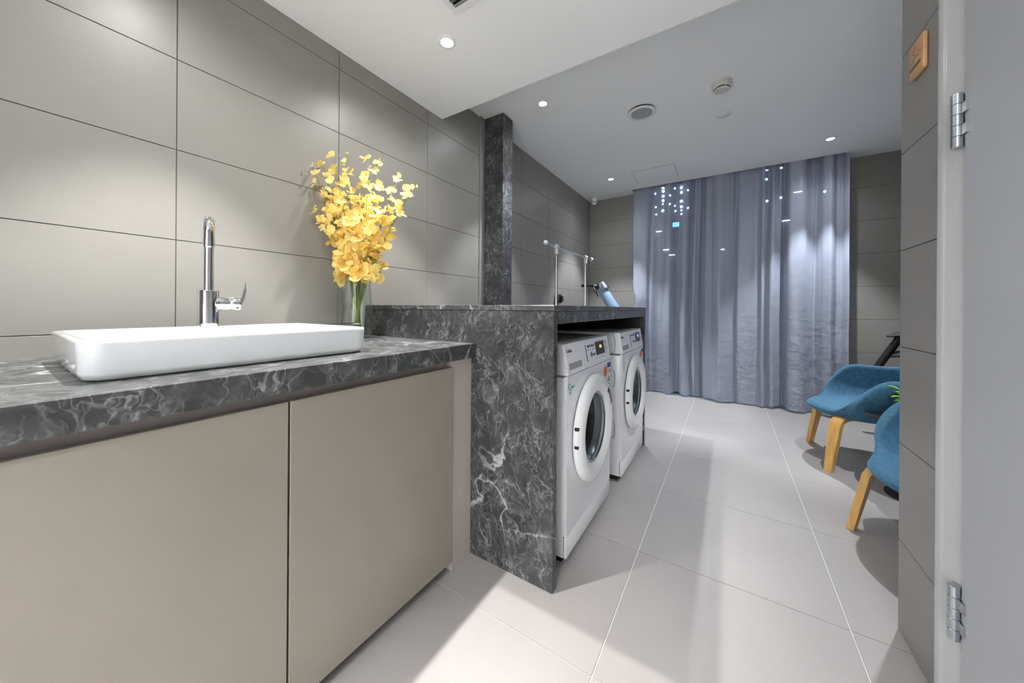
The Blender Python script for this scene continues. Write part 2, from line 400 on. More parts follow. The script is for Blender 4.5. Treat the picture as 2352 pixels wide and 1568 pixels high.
# window behind the curtains
wi = thing('window_1', (0, 0, 0), kind='structure')
bm = BM()
for a in (WX0, (WX0+WX1)/2-0.025, WX1-0.05): bx(bm, a, a+0.05, YB+0.04, YB+0.10, 0.0, WZ1, 0.004)
for z in (0.0, 0.9, WZ1-0.05): bx(bm, WX0+0.05, WX1-0.05, YB+0.045, YB+0.095, z, z+0.05)
obj('window_frame', bm, 'black', wi)
for a, b in ((WX0+0.05, (WX0+WX1)/2-0.025), ((WX0+WX1)/2+0.025, WX1-0.05)):
    box('pane', a, b, YB+0.066, YB+0.072, 0.05, WZ1-0.05, 'pane', wi)

# door in the near right wall
dr = thing('door_1', (0, 0, 0), kind='structure')
prof = [(0.03, -0.004), (0.0305, 0.0), (0.020, 0.002), (0.012, 0.010), (0.012, 0.018), (0.016, 0.030), (0.006, 0.038), (0.004, 0.085), (0.010, 0.092), (0.010, 0.108), (0.05, 0.112), (0.05, 0.0)]
bm = BM()
F = 0.118
def jamb(bm, y_out, sgn):
    # stepped casing, seen from above: flush outer bead, flat, groove
    poly = [(XR+0.004, y_out), (XR-0.005, y_out), (XR-0.009, y_out-sgn*0.005), (XR-0.009, y_out-sgn*0.024), (XR-0.006, y_out-sgn*0.031),
            (XR-0.004, y_out-sgn*0.034), (XR-0.004, y_out-sgn*0.090), (XR-0.001, y_out-sgn*0.096), (XR-0.001, y_out-sgn*0.110), (XR+0.004, y_out-sgn*0.112)]
    prism(bm, poly, 2, 0.0, DZ)
jamb(bm, DY1, 1); jamb(bm, DY0, -1)
bx(bm, XR-0.008, XR+0.004, DY0, DY1, DZ, DZ+0.09, 0.002, 2)
obj('door_frame', bm, 'frame', dr, smooth=35)
box('door_leaf', XR-0.005, XR+0.003, DY0+0.1135, DY1-0.1135, 0.008, DZ-0.004, 'door', dr, bev=0.0015)
hbm = BM(); lathe(hbm, [(0, -0.011), (0.009, -0.011), (0.010, -0.009), (0.010, 0.009), (0.009, 0.011), (0, 0.011)], 16)
lz = 0.125
kn_mesh = None
for zc in (0.307, 1.453):
    h = thing('hinge', (XR-0.0145, DY1-0.108, zc)); h.parent = dr; h['label'] = 'steel barrel hinge'
    for k in range(5):
        hh = lz/5
        bm = BM(); lathe(bm, [(0, -hh/2+0.0004), (0.0098, -hh/2+0.0004), (0.0102, -hh/2+0.0008), (0.0102, hh/2-0.0008), (0.0098, hh/2-0.0004), (0, hh/2-0.0006)], 20)
        if kn_mesh is None:
            o = obj('knuckle', bm, 'zinc', h, smooth=40); kn_mesh = o.data
        else:
            bm.free(); o = obj('knuckle', None, 'zinc', h, mesh=kn_mesh)
        o.location = (0, 0, (k-2)*hh)
    bm = BM()
    for k in range(5):
        hh = lz/5
        if k % 2 == 0: bx(bm, 0.004, 0.014, 0.004, 0.020, (k-2)*hh-hh/2+0.001, (k-2)*hh+hh/2-0.001)
        else: bx(bm, 0.004, 0.014, -0.024, -0.004, (k-2)*hh-hh/2+0.001, (k-2)*hh+hh/2-0.001)
    obj('hinge_leaf', bm, 'steel', h)
hbm.free()

# ================================================================ MARBLE BAR, VANITY
mb = thing('bar_counter', (0, 1.087, 0), 0, 'dark grey marble bar counter with white veins standing over the two washing machines', 'counter')
def part(name, x0, x1, y0, y1, z0, z1, m, parent, bev=0.0, seg=1):
    o = parent.location
    return box(name, x0-o.x, x1-o.x, y0-o.y, y1-o.y, z0-o.z, z1-o.z, m, parent, bev, seg)
part('side_panel', 0.001, 1.086, 1.087, 1.117, 0.0, 0.999, 'marble', mb, 0.0012)
part('side_panel', 0.001, 1.086, 2.637, 2.667, 0.0, 0.999, 'marble', mb, 0.0012)
part('bar_top', 0.001, 1.088, 1.085, 2.669, 1.0, BAR, 'marble_lit_top', mb, 0.0012)
part('apron', 1.056, 1.086, 1.118, 2.636, 0.953, 0.999, 'marble', mb, 0.0012)
part('shade_underside', 0.002, 1.055, 1.118, 2.636, 0.975, 0.999, 'black', mb)  # black boards here and below stand in for shade under the bar
part('shade_back', 0.001, 0.03, 1.118, 2.636, 0.0, 0.974, 'black', mb)
lb = part('shade_lining', 0.031, 1.055, 2.62, 2.636, 0.0, 0.974, 'black', mb)

ct = box('countertop', 0.001, 0.737, YF+0.003, 1.0865, 0.808, TOP, 'marble_lit_top', bev=0.0015); tag(ct, 'dark grey marble worktop with white veins under the white basin', 'countertop')
vc = thing('vanity_cabinet', (0.36, 0.4, 0), 0, 'beige flat fronted vanity cabinet under the marble worktop', 'cabinet')
part('carcass', 0.004, 0.66, YF+0.003, 0.965, 0.10, 0.806, 'cab', vc)
part('finger_groove', 0.6605, 0.675, YF+0.003, 0.966, 0.74, 0.806, 'filler', vc)
for y0, y1 in ((-0.196, 0.3955), (0.4005, 0.968), (-0.79, -0.201)):
    part('cabinet_door', 0.70, 0.72, y0, y1, 0.040, 0.782, 'cab', vc, 0.001)
part('door_backing', 0.676, 0.698, YF+0.003, 0.966, 0.06, 0.735, 'rubber', vc)
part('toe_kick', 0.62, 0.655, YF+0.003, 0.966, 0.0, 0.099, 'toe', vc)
part('filler_panel', 0.10, 0.715, 0.972, 1.0855, 0.0, 0.806, 'filler', vc, 0.001)

# basin
ba = thing('wash_basin', (0.395, 0.385, TOP), 0, 'shallow rectangular white ceramic basin on the marble worktop', 'basin')
def rrect(hx, hy, r, n=6):
    out = []
    for cx, cy, a0 in ((hx-r, hy-r, 0), (-hx+r, hy-r, PI/2), (-hx+r, -hy+r, PI), (hx-r, -hy+r, 1.5*PI)):
        for k in range(n+1):
            a = a0+PI/2*k/n; out.append((cx+r*math.cos(a), cy+r*math.sin(a)))
    return out
def loft(bm, loops, cap0=True, cap1=True):
    rs = [[bm.verts.new(p) for p in L] for L in loops]
    for a, b in zip(rs, rs[1:]):
        n = len(a)
        for i in range(n): bm.faces.new((a[i], a[(i+1) % n], b[(i+1) % n], b[i]))
    if cap0: bm.faces.new(rs[0][::-1])
    if cap1: bm.faces.new(rs[-1])
    return bm
HX, HY, HB = 0.225, 0.292, 0.080
def L(dx, dy, r, z, ox=0.0): return [(x+ox, y, z) for x, y in rrect(HX+dx, HY+dy, r)]
loops = [L(-0.020, -0.020, 0.030, 0.0), L(-0.008, -0.008, 0.034, 0.004), L(-0.003, -0.003, 0.034, 0.016), L(0, 0, 0.034, HB-0.010), L(0, 0, 0.034, HB-0.004), L(-0.002, -0.002, 0.033, HB-0.001), L(-0.005, -0.005, 0.030, HB),
         L(-0.013, -0.013, 0.026, HB)]
# rear deck is wide (tap ledge), bowl sits towards the front
def bowl(inset, z, r):
    hx, hy = HX-0.035-inset, HY-0.016-inset
    return [(x+0.028, y, z) for x, y in rrect(hx-0.003, hy, r)]
loops += [bowl(0.0, HB-0.001, 0.028), bowl(0.004, HB-0.006, 0.028), bowl(0.014, HB-0.045, 0.03), bowl(0.04, HB-0.062, 0.04), bowl(0.10, HB-0.066, 0.04)]
obj('bowl', loft(BM(), loops), 'ceramic', ba, smooth=50)
bm = BM(); lathe(bm, [(0, 0.004), (0.016, 0.004), (0.022, 0.002), (0.023, 0.0)], 20, T(0.02, 0, HB-0.066)); obj('drain', bm, 'chrome', ba, smooth=40)

# tap
tp = thing('basin_tap', (0.197, 0.392, TOP+HB), -0.27, 'tall chrome mixer tap with side lever on the white basin', 'tap')
bm = BM(); lathe(bm, [(0, 0), (0.031, 0), (0.031, 0.003), (0.0275, 0.004), (0.0275, 0.112), (0.0265, 0.114), (0, 0.114)], 32); obj('tap_body', bm, 'chrome', tp, smooth=40)
pts = [(0, 0, 0.114), (0, 0, 0.285)]
for k in range(1, 13):
    a = PI*k/12; pts.append((0.045-0.045*math.cos(a), -0.000, 0.285+0.045*math.sin(a)))
pts.append((0.090, 0, 0.262))
bm = BM(); tube(bm, pts, 0.0135, 20); obj('spout', bm, 'chrome', tp, smooth=40)
bm = BM(); lathe(bm, [(0.0, 0.002), (0.0115, 0.002), (0.0125, 0.0), (0.0145, 0.0), (0.0145, 0.022), (0, 0.022)], 20, T(0.090, 0, 0.243)); obj('aerator', bm, 'chrome', tp, smooth=40)
bm = BM(); lathe(bm, [(0, 0), (0.0225, 0), (0.0225, 0.034), (0.0210, 0.036), (0.0210, 0.038), (0.0225, 0.040), (0.0225, 0.060), (0.0205, 0.0635), (0, 0.0635)], 28, T(0, 0.017, 0.072) @ RX(-PI/2)); obj('valve_barrel', bm, 'chrome', tp, smooth=40)
bm = BM()
path = [(0, 0.066, 0.060), (0, 0.078, 0.072), (0, 0.088, 0.092), (0, 0.092, 0.115), (0, 0.094, 0.143)]
LL = []
for i, (x, y, z) in enumerate(path):
    nx = Vector(path[min(i+1, 4)])-Vector(path[max(i-1, 0)]); nx.normalize(); nn = Vector((0, nx.z, -nx.y))
    hw = [0.020, 0.019, 0.017, 0.015, 0.012][i]; ht = [0.009, 0.007, 0.005, 0.004, 0.003][i]
    LL.append([Vector((x+sx*hw, y, z))+nn*st*ht for sx, st in ((-1, -1), (1, -1), (1, 1), (-1, 1))])
loft(bm, LL); bmesh.ops.bevel(bm, geom=bm.edges[:], offset=0.0015, segments=2, affect='EDGES'); obj('lever', bm, 'chrome', tp, smooth=50)

# vase
VX, VY = 0.142, 0.948
va = thing('glass_vase', (VX, VY, TOP), 0, 'clear glass vase with tapered neck holding green stems on the worktop', 'vase')
bm = BM(); lathe(bm, [(0, 0.0), (0.052, 0.0), (0.055, 0.003), (0.072, 0.05), (0.0725, 0.056), (0.054, 0.268), (0.0535, 0.270), (0.0515, 0.268), (0.069, 0.056), (0.066, 0.046), (0.050, 0.014), (0, 0.012)], 40)
obj('vase_body', bm, 'glass', va, smooth=30)

# bouquet: stems with florets
bq = thing('flower_bouquet', (VX, VY, TOP+0.014), 0, 'large bunch of yellow artificial orchid sprays standing in the glass vase', 'flowers')
def floret(seed, s=1.0):
    rd = random.Random(seed); bm = BM()
    for k in range(5):
        a = 2*PI*k/5+rd.uniform(-.2, .2); ln = s*rd.uniform(0.018, 0.026)*(1.45 if k == 0 else 1.0); wd = ln*rd.uniform(0.40, 0.60); cup = rd.uniform(0.1, 0.9); tw = rd.uniform(-0.5, 0.5)
        P = [(0, 0, 0), (ln*.5, wd, ln*.3*cup), (ln*.95, wd*.75, ln*.35*cup), (ln*1.05, 0, ln*.2*cup), (ln*.95, -wd*.75, ln*.35*cup), (ln*.5, -wd, ln*.3*cup), (ln*.55, 0, ln*.05)]
        mt = RZ(a) @ RX(tw) @ RY(-rd.uniform(-.2, .7)); V = [bm.verts.new(mt @ Vector(p)) for p in P]
        for i, j in ((0, 1), (1, 2), (2, 3), (3, 4), (4, 5), (5, 0)): bm.faces.new((V[6], V[i], V[j]))
    me = bpy.data.meshes.new('floret'); bm.to_mesh(me); bm.free(); me.materials.append(M['petal']); return me
FL = [floret(i, 1.0+0.12*(i % 4)) for i in range(8)]
bud = BM(); bmesh.ops.create_icosphere(bud, subdivisions=1, radius=0.0045); bud_me = bpy.data.meshes.new('bud'); bud.to_mesh(bud_me); bud.free(); bud_me.materials.append(M['petal'])
right_dir = Vector((0.84, 0.54, 0)); back_dir = Vector((-0.54, 0.84, 0))
tips = [(-0.205, .0, .62), (-0.165, .03, .53), (-0.13, -.02, .66), (-0.10, .05, .59), (-0.075, -.04, .70), (-0.05, .02, .655), (-0.02, -.06, .68), (0.0, .05, .63), (0.035, .0, .69), (0.06, -.04, .62),
        (0.055, .06, .71), (0.10, -.03, .55), (0.13, .04, .56), (0.165, -.01, .60), (0.215, .0, .555), (0.235, -.03, .55), (-0.15, -.05, .44), (0.11, -.06, .43), (-0.03, -.08, .47), (0.03, -.07, .40)]
nfl = 0
for i, (a, b, h) in enumerate(tips):
    rd = random.Random(100+i)
    ang = 2*PI*i/len(tips)
    foot = Vector((0.018*math.cos(ang), 0.018*math.sin(ang), 0.0)); waist = Vector((0.012*math.cos(ang), 0.012*math.sin(ang), 0.05))
    tip = right_dir*a*(1.3 if a < 0 else 1.15)+back_dir*b+Vector((0, 0, h+0.135))
    neck = Vector((0, 0, 0.26))+(right_dir*a+back_dir*b)*0.20
    if tip.x < -0.115: tip.x = -0.115
    P = []
    for k in range(13):
        t = k/12
        if t < 0.33:
            u = t/0.33; p = waist.lerp(neck, u) if u > 0.15 else foot.lerp(waist, u/0.15)
        else:
            u = (t-0.33)/0.67; c = neck+(neck-waist)*0.55
            p = neck*(1-u)**2+c*2*u*(1-u)+tip*u*u
        P.append(p)
    bm = BM(); tube(bm, P, [0.0028]*6+[0.0022]*3+[0.0016, 0.0013, 0.001, 0.0008], 6)
    st = obj('stem', bm, 'stem', bq, smooth=True)
    nf = 15
    for k in range(nf+2):
        u = min(1.0, (k+rd.random()*.6)/(nf-0.4)); t = 0.36+0.635*u
        q = t*12; j = min(int(q), 11); p = P[j].lerp(P[j+1], q-j)
        sp = 0.030*(1-0.72*u)+0.006
        off = Vector((rd.gauss(0, 1), rd.gauss(0, 1), rd.gauss(0, .5))).normalized()*sp*rd.uniform(.5, 1.15)
        if k >= nf:
            o = bpy.data.objects.new('bud', bud_me); p = P[-1]+Vector((rd.uniform(-.012, .012), rd.uniform(-.012, .012), rd.uniform(-.004, .014))) 
        else:
            o = bpy.data.objects.new('floret', FL[rd.randrange(8)]); p = p+off; nfl += 1
            s = 1.28*(1-0.38*u); o.scale = (s, s, s)
        if VX+p.x < 0.022: p.x = 0.022-VX
        C.objects.link(o); o.parent = st; o.location = p
        dr_ = Vector((off.x, off.y, off.z+0.01)) + Vector((0.3, -0.5, 0.1))*0.02
        o.rotation_euler = (dr_.to_track_quat('Z', 'Y') @ Matrix.Rotation(rd.random()*6.28, 3, 'Z').to_quaternion()).to_euler()
bm = BM(); lathe(bm, [(0.0165, -0.002), (0.0185, -0.002), (0.0185, 0.002), (0.0165, 0.002), (0.0165, -0.002)], 20, T(0, 0, 0.052)); obj('binding_tie', bm, 'white', bq)

# ================================================================ WASHING MACHINES
W, H, D = 0.575, 0.868, 0.55
SL = math.atan2(0.020, 0.118)
def on_panel(y, z, dx=0.0005):       # point on the slanted control panel
    return (-(z-0.748)*0.020/0.118+dx, y, z)
def flat(name, y0, y1, z0, z1, m, par, th=0.0012, panel=True, dx=0.0):
    yc, zc = (y0+y1)/2, (z0+z1)/2
    p = on_panel(yc, zc) if panel else (dx, yc, zc)
    mt = T(*p) @ (RY(-SL) if panel else Matrix.Identity(4))
    return box(name, 0, th, -(y1-y0)/2, (y1-y0)/2, -(z1-z0)/2, (z1-z0)/2, m, par, mtx=mt)
def txt_mtx(y, z, panel=True, dx=0.001, rot=0.0):
    p = on_panel(y, z, 0.0022) if panel else (dx, y, z)
    # text x -> +y, text y -> +z, normal +x
    B = Matrix(((0, 0, 1, 0), (1, 0, 0, 0), (0, 1, 0, 0), (0, 0, 0, 1)))
    return T(*p) @ (RY(-SL) if panel else Matrix.Identity(4)) @ RX(rot) @ B
def washer(loc, label, second):
    t = thing('washing_machine', loc, 0, label, 'washing machine', 'front loading washing machines under the bar counter')
    # cabinet shell: sides, back, top
    bm = BM(); bx(bm, -D, -0.012, 0, W, 0.03, 0.735, 0.006, 2)
    bmesh.ops.delete(bm, geom=[f for f in bm.faces if f.calc_center_median().x > -0.02 and abs(f.normal.x) > 0.9], context='FACES')
    obj('cabinet_shell', bm, 'appliance', t, smooth=30)
    box('top_lid', -D, -0.046, 0.0, W, 0.850, H, 'appl_top', t, bev=0.004, seg=2)
    # front sheet with a round opening
    cy, cz, r0 = 0.2825, 0.475, 0.172
    y0, y1, z0, z1 = 0.0, W, 0.118, 0.742
    angs = sorted(set([2*PI*k/48 for k in range(48)]+[math.atan2(zz-cz, yy-cy) % (2*PI) for yy in (y0, y1) for zz in (z0, z1)]))
    bm = BM(); inn, out, dsh, back = [], [], [], []
    for a in angs:
        c, s = math.cos(a), math.sin(a)
        tt = min((y1-cy)/c if c > 1e-9 else 1e9, (y0-cy)/c if c < -1e-9 else 1e9, (z1-cz)/s if s > 1e-9 else 1e9, (z0-cz)/s if s < -1e-9 else 1e9)
        out.append(bm.verts.new((0, cy+c*tt, cz+s*tt))); dsh.append(bm.verts.new((0, cy+c*min(0.262, tt*0.985), cz+s*min(0.262, tt*0.985))))
        inn.append(bm.verts.new((-0.006, cy+c*r0, cz+s*r0))); back.append(bm.verts.new((-0.014, cy+c*tt, cz+s*tt)))
    n = len(angs)
    for i in range(n):
        j = (i+1) % n
        bm.faces.new((out[i], out[j], dsh[j], dsh[i])); bm.faces.new((dsh[i], dsh[j], inn[j], inn[i])); bm.faces.new((out[j], out[i], back[i], back[j]))
    bmesh.ops.bevel(bm, geom=[e for e in bm.edges if e.verts[0] in out and e.verts[1] in out], offset=0.003, segments=2, affect='EDGES')
    obj('front_panel', bm, 'appliance', t, smooth=25)
    box('kick_panel', -0.012, 0.0, 0.0, W, 0.032, 0.1155, 'appliance', t, bev=0.003, seg=2)
    bm = BM(); prism(bm, [(-D, 0.745), (0.0005, 0.745), (0.0005, 0.752), (-0.0195, H-0.002), (-0.0245, H), (-0.045, H), (-0.045, 0.849), (-D, 0.849)], 1, 0.0, W)
    bmesh.ops.bevel(bm, geom=[e for e in bm.edges if abs(e.verts[0].co.y-e.verts[1].co.y) < 1e-6], offset=0.004, segments=2, affect='EDGES')
    obj('control_panel', bm, 'appliance', t, smooth=30)
    # detergent drawer with grip pocket
    dw = flat('detergent_drawer', 0.012, 0.20, 0.752, 0.858, 'appliance', t, 0.0012)
    bm = BM()
    loft(bm, [[(0.0018, -0.078, 0.020), (0.0018, 0.078, 0.020), (0.0018, 0.078, -0.022), (0.0018, -0.078, -0.022)][::-1],
              [(0.0014, -0.074, 0.019), (0.0014, 0.062, 0.019), (0.0014, 0.062, -0.008), (0.0014, -0.074, -0.008)][::-1]], False, False)
    o = obj('grip_rim', bm, 'appliance2', t); o.matrix_local = T(*on_panel(0.102, 0.770)) @ RY(-SL)
    flat('grip_pocket', 0.028, 0.164, 0.763, 0.789, 'grey_plastic', t, 0.0016)
    # writing
    text('logo_lettering', 'Galanz', 0.021, txt_mtx(0.018, 0.832), 'ink' if second else 'red_ink', t)
    # programme list
    bm = BM()
    rr = random.Random(3)
    for k in range(11):
        z = 0.842-0.0068*k; y = 0.228+0.0004*k
        wd = rr.uniform(0.008, 0.014); mt = T(*on_panel(y+wd/2, z)) @ RY(-SL); bx(bm, 0, .001, -wd/2, wd/2, -0.0022, 0.0022, mtx=mt)
    obj('programme_list', bm, 'ink', t)
    bm = BM()
    for k, y in enumerate((0.266, 0.292, 0.318, 0.342)):
        for dz, h_ in ((0.0, 0.012), (-0.017, 0.003)):
            wd = (0.016, 0.009, 0.013, 0.010)[k]; mt = T(*on_panel(y, 0.836+dz)) @ RY(-SL)
            bx(bm, 0, .001, -wd/2, wd/2, -h_/2, h_/2, mtx=mt)
        if k < 3: mt = T(*on_panel(y+0.013, 0.834)) @ RY(-SL); bx(bm, 0, .001, -0.003, 0.003, -0.0012, 0.0012, mtx=mt)
    for y, wd, h_ in ((0.318, 0.010, 0.006), (0.333, 0.010, 0.012), (0.347, 0.008, 0.010)):
        mt = T(*on_panel(y, 0.794)) @ RY(-SL); bx(bm, 0, .001, -wd/2, wd/2, -h_/2, h_/2, mtx=mt)
    obj('panel_symbols', bm, 'ink', t)
    bm = BM(); lathe(bm, [(0, 0.0008), (0.0105, 0.0008), (0.0125, 0.0), (0.0125, -0.001)], 24, T(*on_panel(0.298, 0.797, 0.0015)) @ RY(PI/2-SL)); obj('start_button', bm, 'zinc', t, smooth=40)
    flat('display', 0.366, 0.492, 0.785, 0.848, 'screen', t, 0.0016)
    text('display_digits', '88' if second else '0:35', 0.026 if second else 0.020, txt_mtx(0.435 if second else 0.42, 0.816) @ T(0, 0, 0.0001), 'blue_led' if second else 'amber', t)
    flat('option_keys', 0.372, 0.500, 0.752, 0.776, 'appliance2', t, 0.0014)
    bm = BM()
    for k in range(5):
        for z in (0.840-0.010*k,):
            mt = T(*on_panel(0.525, z)) @ RY(-SL); bx(bm, 0, .001, -0.010+0.002*(k % 2), 0.010-0.003*(k % 3), -0.0022, 0.0022, mtx=mt)
    for y in (0.40, 0.44, 0.47):
        mt = T(*on_panel(y, 0.770, 0.0022)) @ RY(-SL); bx(bm, 0, .001, -0.007, 0.007, -0.001, 0.001, mtx=mt)
    obj('panel_notes', bm, 'ink', t)
    # stickers
    bm = BM(); lathe(bm, [(0, 0.0008), (0.026, 0.0008), (0.026, -0.0004)], 28, T(0.001, 0.483, 0.690) @ RY(PI/2)); obj('round_sticker', bm, 'orange', t)
    e = flat('energy_label', 0.514, 0.568, 0.612, 0.728, 'paper', t, 0.0010, False, 0.0004)
    flat('label_header', 0.514, 0.568, 0.704, 0.728, 'blue_ink', t, 0.0012, False, 0.0006)
    bm = BM()
    for k, (a, b, z) in enumerate(((.520, .535, .694), (.520, .530, .682), (.545, .562, .690), (.545, .562, .684), (.545, .562, .678), (.520, .562, .650), (.520, .556, .642), (.520, .562, .634), (.536, .562, .618))):
        bx(bm, 0.0014, 0.0022, a, b, z-0.0015, z+0.0015)
    obj('label_print', bm, 'ink', t)
    if not second:
        text('emblem_lettering', 'smart', 0.017, txt_mtx(0.034, 0.690, False), 'green_ink', t)
        bm = BM(); pts = [(0.0015, 0.022+0.012*math.cos(a), 0.700+0.011*math.sin(a)) for a in [PI*0.2+k*PI*1.3/8 for k in range(9)]] + [(0.0015, 0.024+0.010*math.cos(a), 0.680+0.009*math.sin(a)) for a in [PI*0.5-k*PI*1.2/8 for k in range(9)]]
        tube(bm, pts, 0.0012, 5); obj('emblem_swirl', bm, 'green_ink', t)
    else:
        bm = BM()
        for k in range(5): bx(bm, 0.0002, 0.0012, 0.030, 0.048, 0.690-0.012*k, 0.693-0.012*k)
        obj('side_notes', bm, 'ink', t)
    # door
    d = bpy.data.objects.new('porthole_door', None); C.objects.link(d); d.parent = t; d.location = (0, cy, cz); d.rotation_euler = (0, PI/2, 0)   # local z = outwards
    bm = BM(); lathe(bm, [(0.226, 0.002), (0.234, 0.006), (0.2355, 0.014), (0.2345, 0.022), (0.228, 0.030), (0.214, 0.036), (0.196, 0.039), (0.184, 0.039), (0.176, 0.036), (0.166, 0.030), (0.158, 0.024), (0.154, 0.014), (0.152, 0.000), (0.16, -0.002), (0.226, 0.002)], 72)
    rg = obj('door_ring', bm, 'appliance2', d, smooth=28)
    bm = BM(); lathe(bm, [(0.153, 0.016), (0.149, 0.019), (0.146, 0.016), (0.149, 0.012)], 60); obj('inner_bezel', bm, 'zinc', d, smooth=40)
    bm = BM(); lathe(bm, [(0.150, 0.012), (0.146, 0.004), (0.135, -0.028), (0.120, -0.052), (0.09, -0.068), (0.05, -0.074), (0, -0.075)], 48); obj('door_glass', bm, 'door_glass', d, smooth=True)
    bm = BM()
    for a in (PI/2+0.0-0.18, PI/2+0.22):   # hinge slots on the left rim
        pass
    for zz in (0.052, -0.020):
        mt = T(0, 0, 0)
        bx(bm, -zz-0.006, -zz+0.006, -0.2365, -0.222, 0.012, 0.0285, 0.001)
    obj('hinge_slot', bm, 'rubber', d)
    # warning print on the ring
    bm = BM(); a0 = 0.62
    def pr(r_, a, wr, wt, z=0.0392):
        mt = RZ(a) @ T(r_, 0, z); bx(bm, -wr/2, wr/2, -wt/2, wt/2, 0, 0.0008, mtx=mt)
    if not second:
        for k in range(9):
            a = PI-0.95+0.055*k; a = PI*0.5+0.86-0.062*k+0.0
            pr(0.196, a, 0.011 if k % 2 else 0.008, 0.009)
            if k > 1: pr(0.183, a, 0.003, 0.009)
            if k < 2: pr(0.187, a, 0.018, 0.010)
    else:
        for k in range(12):
            a = -PI*0.5-0.10+0.052*k
            pr(0.190, a, 0.010 if k in (0, 1) else 0.0045, 0.006)
    obj('warning_print', bm, 'ink', d)
    # drum seen through the glass
    bm = BM(); lathe(bm, [(0.172, -0.004), (0.165, -0.02), (0.150, -0.035), (0.150, -0.06), (0.21, -0.07), (0.21, -0.36), (0.05, -0.37), (0, -0.37)], 48, T(0, cy, cz) @ RY(PI/2)); obj('drum', bm, 'steel', t, smooth=40)
    bm = BM(); bx(bm, -D+0.03, -0.03, 0.02, W-0.02, 0.0, 0.03); obj('foot_plinth', bm, 'rubber', t)
    if second:
        bm = BM()
        for zc_ in (0.80, 0.60, 0.30):
            tube(bm, [(-0.055, -0.001, zc_+0.05), (-0.045, -0.003, zc_+0.045), (-0.040, -0.003, zc_+0.02), (-0.040, -0.003, zc_-0.02), (-0.045, -0.003, zc_-0.045), (-0.055, -0.001, zc_-0.05)], 0.0022, 6)
        obj('side_clip', bm, 'speaker_grille', t)
    return t
washer((1.078, 1.226, 0), 'nearer white front loading washing machine beside the marble panel with amber display digits', False)
washer((1.088, 2.0, 0), 'farther white front loading washing machine with blue display digits', True)

# ================================================================ PILLAR
pl = box('marble_pillar', 0.0, 0.183, 2.088, 2.218, BAR+0.0005, ZC-0.001, 'marble', bev=0.0012); tag(pl, 'square grey marble pillar rising from the bar top to the ceiling', 'pillar')

# ================================================================ CEILING FITTINGS
def light(name, kind, loc, energy, col, size, parent, spot=None, blend=0.3, radius=0.02):
    ld = bpy.data.lights.new(name, kind); ld.energy = energy; ld.color = col
    if kind == 'SPOT': ld.spot_size = spot; ld.spot_blend = blend
    ld.shadow_soft_size = radius
    o = bpy.data.objects.new(name, ld); C.objects.link(o); o.location = loc; o.parent = parent; return o
def downlight(x, y, z, label, col=(1, 0.97, 0.93), k=1.0, ks=1.0):
    t = thing('downlight', (x, y, z), 0, label, 'downlight', 'recessed ceiling downlights')
    bm = BM(); lathe(bm, [(0.026, -0.0005), (0.030, -0.003), (0.040, -0.003), (0.0425, -0.001), (0.0425, 0.0)], 40); obj('trim_ring', bm, 'white', t, smooth=40)
    bm = BM(); lathe(bm, [(0.0, -0.0012), (0.020, -0.0012), (0.0255, -0.0006)], 32); obj('lamp_lens', bm, 'lens', t, smooth=True)
    light('beam', 'SPOT', (0, 0, -0.012), SPOT_W*k, col, 0, t, math.radians(68), 0.45, 0.016)
    light('spill', 'SPOT', (0, 0, -0.014), SPILL_W*k*ks, col, 0, t, math.radians(150), 1.0, 0.03)
    return t
WARM, NEU, COOL = (1, 0.992, 0.965), (0.97, 0.985, 1.0), (0.90, 0.945, 1.0)
downlight(0.483, 1.172, ZS, 'lit recessed downlight in the lower ceiling above the yellow flowers', WARM, 1.12, 0.9)
downlight(0.483, 0.31, ZS, 'lit recessed downlight in the lower ceiling above the basin', WARM, 1.5, 0.6)
downlight(0.483, 2.147, ZC, 'lit recessed downlight near the top of the marble pillar', COOL, 1.2, 0.45)
downlight(0.483, 3.81, ZC, 'lit recessed downlight near the corner camera', COOL, 1.75, 0.3)
downlight(2.33, 3.88, ZC, 'lit recessed downlight in front of the right side of the curtains', COOL, 1.75, 0.3)
downlight(2.33, 2.147, ZC, 'lit recessed downlight above the two blue chairs', COOL, 1.2, 0.45)
downlight(1.45, -0.45, ZS, 'added unseen downlight in the lower ceiling behind the viewer', NEU, 1.0)  # added behind the camera to brighten the cabinet and door

downlight(1.0, -2.9, 2.4, 'added unseen downlight in the corridor behind the viewer, left one', NEU, 9.0)  # this pair is added, unseen, to brighten the ceilings by bounce
downlight(2.0, -2.9, 2.4, 'added unseen downlight in the corridor behind the viewer, right one', NEU, 9.0)
sp = thing('ceiling_speaker', (1.058, 2.615, ZC), 0, 'round white ceiling speaker with grey grille hanging slightly off the ceiling', 'speaker')
bm = BM(); lathe(bm, [(0, -0.016), (0.072, -0.016), (0.074, -0.018)], 40); obj('grille', bm, 'speaker_grille', sp)
bm = BM(); lathe(bm, [(0.074, -0.014), (0.075, -0.019), (0.090, -0.019), (0.096, -0.015), (0.096, -0.012), (0.074, -0.012)], 48); obj('rim', bm, 'white', sp, smooth=40)
bm = BM(); lathe(bm, [(0.0, -0.012), (0.090, -0.012), (0.090, -0.0005), (0, -0.0005)], 40); obj('housing', bm, 'black', sp)
sd = thing('smoke_detector', (1.562, 2.560, ZC), 0, 'cream round smoke detector with dark slots on the upper ceiling', 'detector')
bm = BM(); lathe(bm, [(0, -0.0005), (0.058, -0.0005), (0.058, -0.020), (0.054, -0.032), (0.048, -0.036), (0.044, -0.036)], 40); obj('base', bm, 'detector', sd, smooth=35)
bm = BM(); lathe(bm, [(0.040, -0.034), (0.040, -0.044), (0.0, -0.044)], 32); obj('chamber', bm, 'black', sd)
